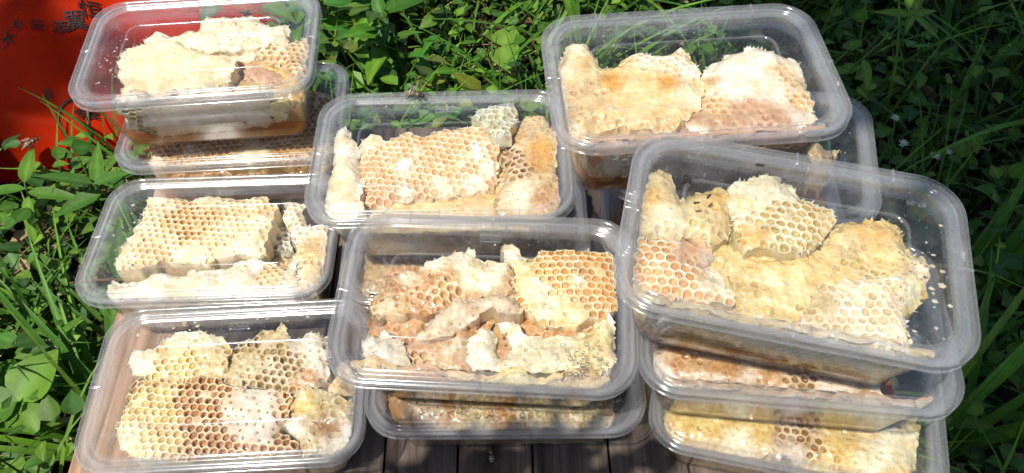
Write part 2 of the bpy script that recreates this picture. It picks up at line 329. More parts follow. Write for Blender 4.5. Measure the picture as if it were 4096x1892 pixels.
COMBS = [
    {'c': 'A', 'n': 'comb', 'pl': (0.048, 0, 0.1), 'P': [(-546, 350), (-456, 367), (-315, 355), (-133, 390), (-96, 464), (12, 493), (137, 495), (250, 495), (313, 494), (375, 448), (558, 392), (582, 312), (599, 196), (490, 181), (310, 134), (130, 101), (-103, 146), (-247, 196), (-434, 226)], 'st': 'mush_white', 'th': 0.02, 'Z': [(233, 461, 143, 'mush_pale')], 'label': 'pale greenish-white broken comb at the back of the box beside the red bag'},
    {'c': 'A', 'n': 'comb', 'pl': (0.055, 0, 0), 'P': [(-642, -108), (-642, -1), (-632, 120), (-570, 169), (-501, 190), (-416, 223), (-326, 228), (-228, 190), (-124, 110), (18, 69), (159, 27), (228, -87), (236, -220), (117, -312), (67, -383), (49, -431), (-257, -401), (-479, -367), (-570, -346), (-588, -217)], 'st': 'mush_cream', 'th': 0.018, 'kw': {'amp': 0.25}, 'label': 'smooth butter-yellow slab of wax filling the middle of the box beside the red bag'},
    {'c': 'A', 'n': 'comb', 'pl': (0.046, 0, 0.0), 'P': [(80, 72), (245, 138), (338, 213), (475, 228), (613, 243), (745, 229), (774, -146), (743, -209), (652, -187), (597, -75), (451, 21), (266, 39)], 'st': 'cells_tan', 'th': 0.03, 'Z': [(254, 137, 131, 'mush_white')], 'label': 'tan open-celled comb in the right end of the box beside the red bag'},
    {'c': 'A', 'n': 'comb', 'pl': (0.042, 0, 0), 'P': [(172, 40), (297, 69), (484, 36), (594, -56), (640, -168), (560, -265), (422, -226), (159, -265), (16, -264), (37, -162), (181, -96)], 'st': 'glaze_pink', 'th': 0.03, 'label': 'wet pinkish-brown torn comb below the tan cells in the box beside the red bag'},
    {'c': 'A', 'n': 'comb', 'pl': ('v', -0.044, -0.14), 'P': [(-533, 571), (-497, 580), (-12, 580), (239, 570), (532, 552), (504, 389), (469, 292), (476, 188), (192, 145), (-176, 126), (-439, 144), (-560, 158), (-587, 264), (-570, 465)], 'st': 'cap_lump', 'th': 0.006, 'Z': [(-493, 484, 49, 'cells_tan'), (-506, 372, 59, 'cells_tan'), (-503, 210, 77, 'cells_tan'), (-501, 299, 51, 'cells_tan')], 'label': 'whitish capped comb upright against the front wall of the box beside the bag'},
    {'c': 'A', 'n': 'comb', 'pl': ('v', -0.049, -0.14), 'P': [(512, 431), (570, 453), (659, 429), (626, 245), (545, 225), (497, 245)], 'st': 'mush_yellow', 'th': 0.003, 'label': 'small yellow scrap stuck to the front wall of the box beside the red bag'},
    {'c': 'B', 'n': 'comb', 'pl': (0.046, 0, 0), 'P': [(-689, -337), (-726, -263), (-707, -162), (-788, 377), (-788, 482), (-121, 482), (557, 482), (788, 308), (788, -7), (788, -306), (605, -405), (237, -392), (-276, -368)], 'st': 'cells_amber', 'th': 0.035, 'Z': [(-668, -296, 73, 'mush_white'), (119, -283, 135, 'mush_cream')], 'label': 'amber comb soaked in honey in the box under the topmost left box'},
    {'c': 'C', 'n': 'comb', 'pl': (0.052, 0, 0.05), 'P': [(-596, 496), (-248, 496), (52, 496), (174, 496), (313, 403), (344, 327), (317, 120), (294, -90), (140, -61), (-19, -112), (-204, -116), (-340, -87), (-423, -129), (-565, -158), (-731, -157), (-769, -93), (-703, 20), (-658, 221), (-622, 430)], 'st': 'cells_cream', 'th': 0.022, 'Z': [(-255, 265, 204, 'cells_tan'), (-557, 530, 110, 'mush_white'), (-188, 514, 110, 'mush_white'), (159, -61, 160, 'mush_white'), (-211, -81, 113, 'mush_white'), (-695, 138, 87, 'mush_white'), (289, 242, 68, 'mush_white'), (-710, -95, 56, 'mush_white')], 'label': 'square cream comb of open cells lying in the left middle box'},
    {'c': 'C', 'n': 'comb', 'pl': (0.034, 0, 0), 'P': [(226, 386), (276, 451), (353, 462), (435, 325), (454, 194), (452, 81), (337, 73), (223, 116)], 'st': 'empty', 'th': 0.008, 'label': 'thin lacy white comb of empty cells in the left middle box'},
    {'c': 'C', 'n': 'comb', 'pl': (0.046, 0, 0), 'P': [(383, 482), (441, 482), (541, 482), (568, 345), (624, 214), (754, 182), (788, -103), (778, -255), (725, -345), (609, -363), (533, -151), (535, 91), (445, 247)], 'st': 'cells_white', 'th': 0.038, 'Z': [(711, -15, 143, 'glaze_yellow'), (718, -218, 84, 'glaze_yellow')], 'label': 'white and honey-yellow comb against the right wall of the left middle box'},
    {'c': 'C', 'n': 'comb', 'pl': (0.048, 0, 0), 'P': [(-791, -261), (-769, -229), (-676, -268), (-555, -238), (-290, -191), (-13, -191), (158, -116), (288, -109), (539, -167), (614, -366), (580, -443), (130, -447), (-322, -440), (-693, -430), (-773, -343)], 'st': 'mush_bright', 'th': 0.04, 'Z': [(-203, -367, 110, 'mush_cream'), (414, -255, 130, 'cells_cream')], 'label': 'bright white log of broken comb along the front of the left middle box'},
    {'c': 'C', 'n': 'comb', 'pl': (0.026, 0, 0), 'P': [(-715, 57), (-539, 137), (-250, 163), (44, 176), (245, 154), (445, 133), (467, -17), (79, -13), (-206, -38), (-493, -50), (-692, -66)], 'st': 'mush_tan', 'th': 0.02, 'label': 'tan honey-wet wax between the two large combs of the left middle box'},
    {'c': 'D', 'n': 'comb', 'pl': (0.052, 0, 0), 'P': [(-797, 354), (-767, 402), (-711, 388), (-693, 312), (-640, 236), (-618, 151), (-579, -28), (-541, -376), (-573, -429), (-691, -437), (-796, -402), (-797, -192), (-797, -21), (-797, 205), (-797, 279)], 'st': 'mush_bright', 'th': 0.044, 'Z': [(-711, -24, 71, 'mush_cream'), (-681, -140, 79, 'mush_cream'), (-669, -253, 69, 'mush_cream')], 'label': 'bright white bar of wax in the left end of the centre back box'},
    {'c': 'D', 'n': 'comb', 'pl': (0.05, 0, 0.1), 'P': [(-605, 199), (-568, 243), (-517, 286), (-482, 302), (-424, 261), (-317, 281), (-136, 299), (-1, 341), (136, 349), (281, 322), (327, 241), (353, 20), (335, -108), (352, -171), (144, -187), (-116, -211), (-288, -248), (-415, -286), (-539, -354), (-566, -64)], 'st': 'cells_peach', 'th': 0.03, 'Z': [(-267, 25, 62, 'mush_bright'), (228, 100, 54, 'mush_bright'), (-513, 241, 82, 'mush_white'), (318, -22, 53, 'mush_bright'), (-247, -208, 52, 'mush_bright'), (13, -163, 70, 'mush_white'), (230, -158, 70, 'mush_white')], 'label': 'large peach-coloured comb of open cells in the centre back box'},
    {'c': 'D', 'n': 'comb', 'pl': (0.056, 0, 0.15), 'P': [(221, 379), (258, 433), (321, 498), (413, 505), (523, 505), (522, 482), (492, 339), (463, 211), (401, 201), (338, 224), (285, 312)], 'st': 'cells_pale', 'th': 0.012, 'label': 'pale triangular scrap of open comb at the back of the centre back box'},
    {'c': 'D', 'n': 'comb', 'pl': (0.046, 0.1, 0), 'P': [(462, 292), (500, 349), (594, 452), (650, 493), (742, 471), (782, 339), (801, 91), (801, -145), (801, -366), (739, -442), (471, -420), (369, -404), (370, -206), (405, -96), (425, 113)], 'st': 'mush_tan', 'th': 0.038, 'Z': [(478, 107, 99, 'cells_dark'), (520, -63, 97, 'cells_dark'), (675, 131, 90, 'glaze_amber'), (671, 13, 80, 'glaze_amber'), (533, -290, 129, 'mush_white'), (710, -331, 102, 'glaze_brown')], 'label': 'brown honey-soaked comb in the right end of the centre back box'},
    {'c': 'E', 'n': 'comb', 'pl': (0.052, 0, 0.05), 'P': [(-726, 448), (-664, 484), (-579, 463), (-554, 434), (-541, 378), (-531, 309), (-500, 254), (-404, 259), (-307, 331), (-217, 350), (-41, 362), (68, 326), (66, 219), (89, 138), (111, 110), (67, -65), (7, -183), (-81, -260), (-250, -294), (-424, -255), (-604, -252), (-667, -318), (-749, -334), (-784, -249), (-797, -66), (-779, 185)], 'st': 'glaze_yellow', 'th': 0.042, 'Z': [(-670, 430, 96, 'mush_white'), (-752, 209, 56, 'mush_white'), (-60, 256, 142, 'cells_white'), (-198, 294, 104, 'cells_white'), (14, 144, 112, 'cells_white'), (1, -72, 101, 'mush_white'), (-467, 81, 84, 'glaze_amber'), (-118, 39, 74, 'glaze_amber'), (-662, 22, 101, 'mush_tan'), (-730, -170, 99, 'mush_tan')], 'label': 'honey-yellow comb with a raised left corner in the box at the back right'},
    {'c': 'E', 'n': 'comb', 'pl': (0.05, 0, 0.05), 'P': [(119, 130), (210, 201), (264, 277), (362, 323), (498, 325), (652, 318), (694, 254), (759, 208), (772, 114), (774, -54), (767, -178), (716, -296), (549, -377), (280, -366), (-26, -317), (-37, -233), (45, -142), (79, -21)], 'st': 'cap_white', 'th': 0.04, 'Z': [(709, 54, 93, 'cells_tan'), (701, -148, 100, 'cells_tan'), (642, 125, 56, 'cells_tan'), (210, -277, 152, 'glaze_pink'), (478, -300, 134, 'glaze_pink'), (150, 50, 65, 'mush_tan'), (145, -151, 100, 'cells_tan'), (366, -194, 91, 'glaze_pink'), (22, -214, 72, 'glaze_pink')], 'label': 'white capped dome of comb in the box at the back right'},
    {'c': 'E', 'n': 'comb', 'pl': (0.034, 0, 0), 'P': [(-564, -105), (-194, -98), (167, -181), (342, -235), (279, -306), (94, -302), (-319, -279), (-573, -245)], 'st': 'cap_grey', 'th': 0.026, 'label': 'greyish crumbled comb along the front of the box at the back right'},
    {'c': 'F', 'n': 'comb', 'pl': (0.048, 0, 0), 'P': [(-564, 47), (-56, 200), (457, 297), (674, 189), (678, 93), (248, -99), (-245, -245), (-595, -235)], 'st': 'mush_tan', 'th': 0.034, 'label': 'pale comb in the box under the white capped dome'},
    {'c': 'G', 'n': 'comb', 'pl': (0.05, 0, 0), 'P': [(-794, -185), (-785, -78), (-684, -7), (-550, 13), (-413, -13), (-358, -82), (-408, -184), (-315, -232), (-253, -314), (-305, -374), (-431, -393), (-568, -386), (-682, -374), (-763, -315)], 'st': 'cells_peach2', 'th': 0.04, 'Z': [(-478, -38, 110, 'glaze_pink'), (-552, -137, 50, 'glaze_pink'), (-345, -258, 82, 'mush_white'), (-374, -96, 67, 'cap_grey')], 'label': 'rounded comb with large open cells in the front left of the skewed right box'},
    {'c': 'G', 'n': 'comb', 'pl': (0.052, 0, 0.05), 'P': [(-798, 122), (-799, 228), (-764, 403), (-677, 423), (-641, 331), (-590, 267), (-543, 320), (-450, 352), (-329, 357), (-306, 161), (-321, 25), (-553, 3), (-686, -16), (-790, -60), (-798, 29)], 'st': 'mush_tan2', 'th': 0.03, 'Z': [(-753, 177, 78, 'glaze_amber2'), (-662, 71, 94, 'mush_pale'), (-409, 275, 78, 'glaze_amber2')], 'kw': {'amp': 0.4}, 'label': 'yellowish wax mass in the back left of the skewed right box'},
    {'c': 'G', 'n': 'comb', 'pl': (0.054, 0, 0.05), 'P': [(-321, 301), (-320, 398), (-243, 416), (-187, 483), (-75, 499), (23, 432), (110, 376), (212, 304), (254, 282), (230, 195), (150, 77), (62, 27), (-94, 22), (-206, -32), (-300, 138)], 'st': 'cells_olive', 'th': 0.03, 'Z': [(-200, 414, 148, 'mush_pale'), (-259, 272, 103, 'mush_pale'), (-2, 405, 78, 'mush_pale'), (-177, 43, 75, 'glaze_amber2')], 'label': 'pale comb with open cells at the back centre of the skewed right box'},
    {'c': 'G', 'n': 'comb', 'pl': (0.046, 0, 0), 'P': [(-188, 14), (77, 76), (176, 140), (261, 266), (346, 340), (620, 415), (667, 191), (767, 224), (788, 160), (780, 54), (707, -90), (637, -201), (416, -261), (101, -342), (-218, -330), (-240, -239), (-296, -123), (-261, -33)], 'st': 'glaze_gold', 'th': 0.034, 'Z': [(430, 316, 105, 'glaze_amber2'), (557, 335, 78, 'glaze_amber2'), (462, -19, 75, 'cells_olive'), (17, -180, 124, 'mush_yellow'), (622, -41, 83, 'mush_pale'), (735, 104, 59, 'mush_white'), (343, 127, 102, 'mush_tan2')], 'kw': {'amp': 0.9}, 'label': 'wet golden comb glistening with honey in the skewed right box'},
    {'c': 'G', 'n': 'comb', 'pl': (0.052, 0, 0), 'P': [(84, -428), (113, -293), (175, -165), (318, -93), (479, -36), (606, -36), (613, -206), (613, -344), (615, -441), (539, -471), (313, -466)], 'st': 'cells_white2', 'th': 0.046, 'Z': [(581, -369, 71, 'mush_white'), (159, -245, 73, 'mush_tan2')], 'label': 'pale comb crest in the front right of the skewed right box'},
    {'c': 'H', 'n': 'comb', 'pl': (0.05, 0, 0), 'P': [(-794, -355), (-794, -260), (-646, -21), (-266, 126), (292, 124), (638, -5), (462, -445), (304, -480), (-127, -474), (-476, -470), (-696, -452)], 'st': 'caphole', 'th': 0.04, 'Z': [(-595, -271, 127, 'glaze_brown'), (-380, -291, 118, 'glaze_brown'), (-119, -376, 89, 'glaze_brown'), (57, -368, 107, 'cells_dark')], 'label': 'grey capped comb full of pinholes in the middle box of the right stack'},
    {'c': 'I', 'n': 'comb', 'pl': (0.052, 0, 0), 'P': [(-797, -417), (-797, -311), (-772, -187), (-227, -126), (358, -55), (763, 11), (770, -106), (755, -265), (708, -426), (443, -454), (71, -444), (-118, -434), (-401, -485), (-631, -492)], 'st': 'glaze_yellow2', 'th': 0.042, 'Z': [(50, -304, 156, 'cells_dark'), (-309, -423, 116, 'mush_white'), (-546, -485, 78, 'mush_tan'), (-23, -434, 115, 'cap_grey'), (637, -208, 164, 'mush_pale'), (404, -153, 108, 'mush_tan2'), (491, -363, 105, 'mush_pale')], 'label': 'yellow comb with a few dark cells in the lowest box of the right stack'},
    {'c': 'J', 'n': 'comb', 'pl': (0.052, 0, 0.1), 'P': [(-702, 48), (-616, 107), (-549, 183), (-464, 262), (-349, 314), (-182, 369), (-107, 401), (-68, 346), (-23, 319), (96, 325), (151, 253), (165, 152), (51, 101), (-90, 77), (-235, 16), (-353, -52), (-543, -70), (-690, -94)], 'st': 'glaze_brown', 'th': 0.036, 'Z': [(-348, 305, 103, 'mush_white'), (-138, 361, 94, 'mush_bright'), (-43, 244, 161, 'mush_white'), (-509, 204, 68, 'mush_white'), (-332, 147, 76, 'glaze_brown'), (-242, 88, 92, 'cells_tan'), (-606, -37, 108, 'mush_tan')], 'label': 'broken brown comb with white torn edges in the back left of the centre front box'},
    {'c': 'J', 'n': 'comb', 'pl': (0.058, 0, 0), 'P': [(-414, -233), (-375, -159), (-303, -74), (-188, 6), (-67, 49), (96, 76), (181, 43), (217, -21), (106, -72), (-19, -41), (-95, -109), (-171, -158), (-237, -233), (-394, -267)], 'st': 'cap_pit', 'th': 0.046, 'label': 'pitted cream ridge of capped comb across the centre front box'},
    {'c': 'J', 'n': 'comb', 'pl': (0.052, 0, 0.05), 'P': [(80, 432), (140, 444), (213, 369), (332, 404), (477, 420), (588, 421), (742, 418), (785, 405), (792, 177), (759, 28), (701, -11), (555, -63), (498, -74), (350, -64), (231, 21), (176, 110), (159, 260)], 'st': 'cells_gold', 'th': 0.04, 'Z': [(126, 394, 69, 'mush_bright'), (292, 134, 92, 'mush_white'), (388, 37, 99, 'mush_white'), (222, 187, 67, 'mush_yellow'), (513, -20, 98, 'glaze_yellow'), (217, 292, 77, 'mush_yellow'), (541, 202, 42, 'mush_bright')], 'label': 'golden comb of open cells in the back right of the centre front box'},
    {'c': 'J', 'n': 'comb', 'pl': (0.052, 0, 0), 'P': [(-73, -269), (-68, -164), (9, -99), (66, -119), (79, -202), (106, -290), (171, -257), (169, -167), (108, -117), (48, -50), (130, -30), (202, -73), (247, -148), (344, -173), (481, -166), (617, -129), (684, -3), (753, -30), (779, -226), (739, -331), (593, -424), (355, -444), (-42, -471)], 'st': 'mush_bright', 'th': 0.046, 'Z': [(671, -172, 122, 'mush_yellow'), (592, -338, 133, 'mush_yellow'), (363, -306, 161, 'mush_pale')], 'label': 'white torn comb with a notch in the front of the centre front box'},
    {'c': 'J', 'n': 'comb', 'pl': (0.05, 0, 0), 'P': [(-534, -223), (-410, -217), (-265, -148), (-157, -112), (-76, -93), (-44, -137), (-61, -259), (-57, -464), (-471, -485)], 'st': 'glaze_pink', 'th': 0.044, 'Z': [(-233, -444, 107, 'mush_tan'), (-383, -430, 121, 'cells_tan'), (-170, -265, 55, 'mush_white')], 'label': 'glassy reddish-brown comb in the front of the centre front box'},
    {'c': 'J', 'n': 'comb', 'pl': (0.052, 0, 0), 'P': [(-705, -390), (-720, -302), (-683, -225), (-578, -189), (-516, -232), (-459, -348), (-415, -375), (-440, -492), (-697, -484)], 'st': 'mush_grey', 'th': 0.046, 'label': 'rounded grey-white comb in the front left corner of the centre front box'},
    {'c': 'J', 'n': 'comb', 'pl': (0.03, 0, 0), 'P': [(-759, 24), (-544, 67), (-191, 85), (-21, 160), (185, 170), (198, -58), (-173, -108), (-485, -156), (-734, -137)], 'st': 'glaze_amber', 'th': 0.024, 'label': 'amber honey-soaked comb low in the middle of the centre front box'},
    {'c': 'J', 'n': 'comb', 'pl': (0.03, 0, 0), 'P': [(189, 104), (597, 141), (714, 130), (700, -64), (344, -113), (200, -89)], 'st': 'mush_tan', 'th': 0.024, 'label': 'tan crumbled comb low in the right of the centre front box'},
    {'c': 'K', 'n': 'comb', 'pl': (0.048, 0, 0), 'P': [(-791, -257), (-748, -120), (-310, -74), (240, -80), (644, -195), (670, -331), (653, -445), (451, -461), (-33, -447), (-323, -463), (-562, -442), (-637, -385), (-749, -317)], 'st': 'glaze_brown2', 'th': 0.038, 'Z': [(-548, -385, 133, 'caphole2'), (233, -384, 177, 'mush_olive'), (543, -378, 133, 'mush_olive'), (-210, -417, 115, 'mush_olive')], 'label': 'brown honey-soaked comb in the box under the centre front box'},
    {'c': 'L', 'n': 'comb', 'pl': (0.05, 0, 0.12), 'P': [(-786, 296), (-751, 333), (-646, 339), (-509, 411), (-442, 465), (-364, 449), (-301, 457), (-187, 405), (-126, 344), (-78, 296), (-99, 208), (-117, 99), (-316, 110), (-451, 112), (-645, 150), (-705, 197), (-762, 278)], 'st': 'cells_yellow', 'th': 0.034, 'Z': [(-698, 274, 117, 'mush_bright'), (-415, 429, 108, 'mush_white'), (-215, 372, 86, 'mush_white'), (-191, 191, 106, 'mush_tan2'), (-512, 298, 75, 'glaze_yellow')], 'label': 'yellow comb with a white pointed tip in the back of the front left box'},
    {'c': 'L', 'n': 'comb', 'pl': (0.048, 0, 0.12), 'P': [(-85, 307), (15, 370), (95, 423), (201, 440), (264, 460), (311, 411), (326, 364), (432, 381), (516, 400), (583, 361), (579, 92), (538, 73), (521, 9), (294, -1), (31, 35), (-124, 109)], 'st': 'cells_olive2', 'th': 0.034, 'Z': [(13, 189, 138, 'mush_olive'), (204, 405, 97, 'mush_tan2'), (446, 334, 118, 'mush_grey'), (552, 182, 96, 'mush_grey'), (465, 66, 84, 'glaze_brown')], 'label': 'dark tan crumpled comb in the back right of the front left box'},
    {'c': 'L', 'n': 'comb', 'pl': (0.052, 0, 0), 'P': [(-689, 117), (-632, 142), (-447, 103), (-258, 92), (-99, 71), (45, 6), (306, -21), (334, -89), (341, -232), (297, -283), (423, -343), (439, -396), (374, -433), (179, -443), (-119, -416), (-272, -438), (-550, -417), (-702, -310), (-738, -224), (-728, -116), (-707, -29), (-697, 60)], 'st': 'cells_brown', 'th': 0.03, 'Z': [(125, -121, 174, 'caphole'), (183, -255, 131, 'caphole'), (25, -203, 81, 'caphole'), (-687, -290, 141, 'mush_white'), (-700, -151, 112, 'cells_pale2'), (-525, -352, 160, 'cells_pale2'), (-596, -211, 112, 'cells_pale2'), (-630, -56, 114, 'cells_yellow'), (-504, 26, 125, 'cells_yellow'), (-440, -187, 122, 'cells_yellow'), (-372, -329, 100, 'cells_yellow')], 'label': 'large comb fading from pale cells to a white pin-holed cap in the front left box'},
    {'c': 'L', 'n': 'comb', 'pl': (0.05, 0, 0), 'P': [(316, -56), (465, -9), (602, -39), (739, -81), (794, -173), (794, -305), (792, -408), (668, -463), (490, -453), (418, -334), (339, -255)], 'st': 'mush_olive', 'th': 0.036, 'Z': [(708, -351, 120, 'mush_grey'), (488, -133, 82, 'glaze_yellow2'), (634, -293, 81, 'glaze_brown2'), (412, -281, 81, 'mush_grey')], 'kw': {'amp': 1.2}, 'label': 'torn olive-tan comb against the right wall of the front left box'},
    {'c': 'N', 'n': 'comb', 'pl': (0.046, 0, 0), 'P': [(-788, -366), (-788, -76), (-777, 174), (-154, 284), (578, 193), (719, -68), (259, -212), (-239, -338)], 'st': 'mush_tan', 'th': 0.036, 'label': 'tan comb in the low box seen behind the centre front box'},
]
# cam [3262.1844563993104, 0.936150027370757, -0.027636169595694496, 0.5451576295246351] W 0.11872438890245719

# ================================================================== ground and table
GZ = -0.22
mb = MB()
n = 90
gx = np.concatenate([[-30, -12, -5, -2.5], np.linspace(-1.6, 1.6, n), [2.5, 5, 12, 30]])
gy = np.concatenate([[-30, -12, -5, -2], np.linspace(-0.9, 2.3, n), [3, 6, 12, 30]])
for j, y in enumerate(gy):
    for i, x in enumerate(gx):
        mb.vert((x, y, GZ + 0.018 * fbm(x * 5, y * 5, 0.3)))
W_ = len(gx)
for j in range(len(gy) - 1):
    for i in range(W_ - 1):
        a = j * W_ + i; mb.face((a, a + 1, a + W_ + 1, a + W_))
tag(mb.build('ground', M_SOIL, colors=False), kind='structure')

TX0, TX1, TY0, TY1 = -0.313, 0.276, 0.045, 0.530
table = empty('wooden_table', (0, 0.29, GZ))
tag(table, 'weathered wooden plank table holding the stacked plastic boxes', 'table')
edges_x = [TX0, -0.252, -0.198, -0.145, -0.093, -0.042, 0.010, 0.063, 0.117, 0.170, 0.223, TX1]
for i in range(len(edges_x) - 1):
    mb = MB(); r = random.Random(40 + i)
    c = [(0.36, 0.24, 0.155), (0.155, 0.128, 0.108), (0.140, 0.116, 0.100), (0.165, 0.130, 0.106)][0 if i == 0 else 1 + i % 3]
    g = 0.0009
    box(mb, edges_x[i] + g, edges_x[i + 1] - g, TY0 + r.uniform(-.003, .003), TY1 + r.uniform(-.003, .003), -0.018, -0.0006 + r.uniform(-0.0003, 0.0003), (*c, 0), bev=0.0012)
    o = mb.build('plank', M_WOOD, angle=R(35)); o.parent = table; o.location = -Vector(table.location)
for (x0, x1, y0, y1, nm) in ((TX0 + .02, TX1 - .02, TY0 + .02, TY0 + .04, 'apron'), (TX0 + .02, TX1 - .02, TY1 - .04, TY1 - .02, 'apron'),
                            (TX0 + .02, TX0 + .04, TY0 + .0405, TY1 - .0405, 'apron'), (TX1 - .04, TX1 - .02, TY0 + .0405, TY1 - .0405, 'apron')):
    mb = MB(); box(mb, x0, x1, y0, y1, -0.085, -0.0185, (0.22, 0.16, 0.12, 0), bev=0.001)
    o = mb.build(nm, M_WOOD, table, angle=R(35)); o.location = -Vector(table.location)
for x in (TX0 + .041, TX1 - .076):
    for y in (TY0 + .041, TY1 - .076):
        mb = MB(); box(mb, x, x + .035, y, y + .035, GZ - 0.03, -0.0185, (0.2, 0.15, 0.11, 0), bev=0.001)
        o = mb.build('leg', M_WOOD, table, angle=R(35)); o.location = -Vector(table.location)

# ================================================================== plastic boxes
LA, LB, HB = 0.090, 0.0594, 0.0665

def ring_pts(d, nc=9):
    a, b = LA - d, LB - d
    r = max(0.0245 - 0.62 * d, 0.009)
    P = []
    for cx, cy, a0 in ((a - r, b - r, 0), (-a + r, b - r, 90), (-a + r, -b + r, 180), (a - r, -b + r, 270)):
        for k in range(nc + 1):
            t = R(a0 + 90 * k / nc); P.append((cx + r * math.cos(t), cy + r * math.sin(t)))
        # extra points along the straight run so that faces stay short
    return P

def loft(mb, prof, mats=None, cap0=False, cap1=False, nc=9):
    rings = [[mb.vert((x, y, z)) for x, y in ring_pts(d, nc)] for d, z in prof]
    n = len(rings[0])
    for q, (A, B) in enumerate(zip(rings, rings[1:])):
        mm = mats[q] if mats else 0
        for k in range(n): mb.face((A[k], A[(k + 1) % n], B[(k + 1) % n], B[k]), mm)
    if cap0: mb.face(rings[0][::-1], mats[0] if mats else 0)
    if cap1: mb.face(rings[-1], mats[-1] if mats else 0)

mb = MB()
loft(mb, [(0.0235, 0.0004), (0.0222, 0.0), (0.0195, 0.0006), (0.0178, 0.0030), (0.01761, 0.0040), (0.00839, 0.0510), (0.0082, 0.0520), (0.0062, 0.0535), (0.0056, 0.0585), (0.0030, 0.0590), (0.0024, 0.0606),
          (0.0034, 0.0612), (0.0068, 0.0600), (0.0072, 0.0538), (0.0090, 0.0522), (0.00919, 0.0512), (0.01841, 0.0044), (0.0186, 0.0034), (0.0200, 0.0014), (0.0225, 0.0009)],
     mats=[0] * 6 + [1] * 7 + [0] * 6, cap0=True, cap1=True)
ME_BODY = mb.mesh('tub', [M_WALL, M_RIM], angle=R(50), colors=False)
mb = MB()
def arc(cx, cz, rx, rz, a0, a1, n=6): return [(cx + rx * math.cos(R(a0 + (a1 - a0) * i / n)), cz + rz * math.sin(R(a0 + (a1 - a0) * i / n))) for i in range(n + 1)]
prof = [(0.0012, 0.0578)] + arc(0.0008, 0.0586, .0008, .0008, 270, 90, 5)[1:] + [(0.0009, 0.0600), (0.0009, 0.0630)] + arc(0.0018, 0.0648, .0018, .0017, 200, 10, 8) + [(0.0038, 0.0638), (0.0048, 0.0638)] \
    + arc(0.0064, 0.0646, .0014, .0018, 170, 20, 7) + [(0.0086, 0.0646)] + arc(0.0098, 0.0646, .0006, .0006, 150, 30, 3) + [(0.0118, 0.0640)]
nrim = len(prof) - 1
prof += [(0.0300, 0.0643)] + arc(0.0309, 0.0643, .0008, .0008, 180, 0, 5) + [(0.0318, 0.0643), (0.0345, 0.0643)]
loft(mb, prof, mats=[0] * nrim + [1] + [0] * 7 + [1], cap1=True)
loft(mb, [(0.0345, 0.0637), (0.0118, 0.0634), (0.0100, 0.0636), (0.0092, 0.0642), (0.0066, 0.0656), (0.0052, 0.0632), (0.0030, 0.0632), (0.0024, 0.0656), (0.0014, 0.0645), (0.0013, 0.0590), (0.0010, 0.0578)],
     mats=[1, 1] + [0] * 8)
ME_LID = mb.mesh('lid', [M_RIM, M_PANEL], angle=R(60), colors=False)
TABS = [(-.052, LB - .0045, 0), (0, LB - .0045, 0), (.052, LB - .0045, 0), (-.052, -LB + .0045, 0), (0, -LB + .0045, 0), (.052, -LB + .0045, 0), (-LA + .0045, 0, 90), (LA - .0045, 0, 90)]
mb = MB(); box(mb, -.0005, .0005, -.0042, .0042, 0.0648, 0.0671, bev=0.0003)
ME_TAB = mb.mesh('moulding_tab', M_RIM, angle=R(40), colors=False)

def text_mesh(name, body, size, mat, extrude=0.0, align='CENTER', offset=0.0):
    cu = bpy.data.curves.new(name, 'FONT'); cu.body = body; cu.size = size; cu.extrude = extrude
    cu.align_x = align; cu.align_y = 'CENTER'; cu.resolution_u = 3; cu.offset = offset
    ob = bpy.data.objects.new(name, cu); COL.objects.link(ob)
    dg = bpy.context.evaluated_depsgraph_get(); dg.update()
    me = bpy.data.meshes.new_from_object(ob.evaluated_get(dg))
    bpy.data.objects.remove(ob); bpy.data.curves.remove(cu)
    me.name = name; me.materials.clear(); me.materials.append(mat)
    return me

def mesh_to_mb(me, mb, M, c=(1, 1, 1, 0)):
    mb.add([M @ v.co for v in me.vertices], [tuple(p.vertices) for p in me.polygons], c)

mb = MB()
for i, chh in enumerate('KKD'):
    t = text_mesh('t', chh, 0.0042, M_RIM, 0.00025)
    mesh_to_mb(t, mb, Matrix.Translation((-0.0042 + 0.0042 * i, 0, 0)))
    bpy.data.meshes.remove(t)
for x in (-.0063, -.0021, .0021, .0063): box(mb, x - .0002, x + .0002, -.0024, .0024, -.00025, .00025)
for y in (-.0026, .0026): box(mb, -.0065, .0065, y - .0002, y + .0002, -.00025, .00025)
ME_LOGO = mb.mesh('embossed_logo', M_RIM, smooth=False, colors=False)
ME_CODE = text_mesh('embossed_code', '87-09', 0.0046, M_RIM, 0.0002)

BOXINFO = {
 'A': ('clear plastic box of pale comb topping the left stack beside the red bag', 'gold', .0115),
 'B': ('clear plastic box of amber comb underneath the box beside the red bag', 'brown', .010),
 'C': ('clear plastic box with a square cream comb, below the left stack and left of centre', 'pale', .0035),
 'D': ('clear plastic box of large peach comb at the centre back, bee on its rim', 'pale', .009),
 'N': ('clear plastic box underneath the centre back box with the bee', 'brown', .006),
 'E': ('clear plastic box with a white capped comb dome topping the back right stack', 'brown', .019),
 'F': ('clear plastic box turned slightly under the box with the white capped dome', 'pale', .006),
 'M': ('clear plastic box at the bottom of the back right stack', 'brown', .006),
 'G': ('clear plastic box of wet golden comb lying skewed on top of the right stack', 'gold', .012),
 'H': ('clear plastic box of grey pin-holed comb in the middle of the right stack', 'brown', .012),
 'I': ('clear plastic box of yellow comb at the bottom of the right front stack', 'pale', .008),
 'J': ('clear plastic box of brown and white comb, top one of the centre front pair', 'brown', .015),
 'K': ('clear plastic box under the centre front box, standing on the bare planks', 'brown', .009),
 'L': ('clear plastic box at the front left with a half capped comb fading to pale cells', 'brown', .003),
}
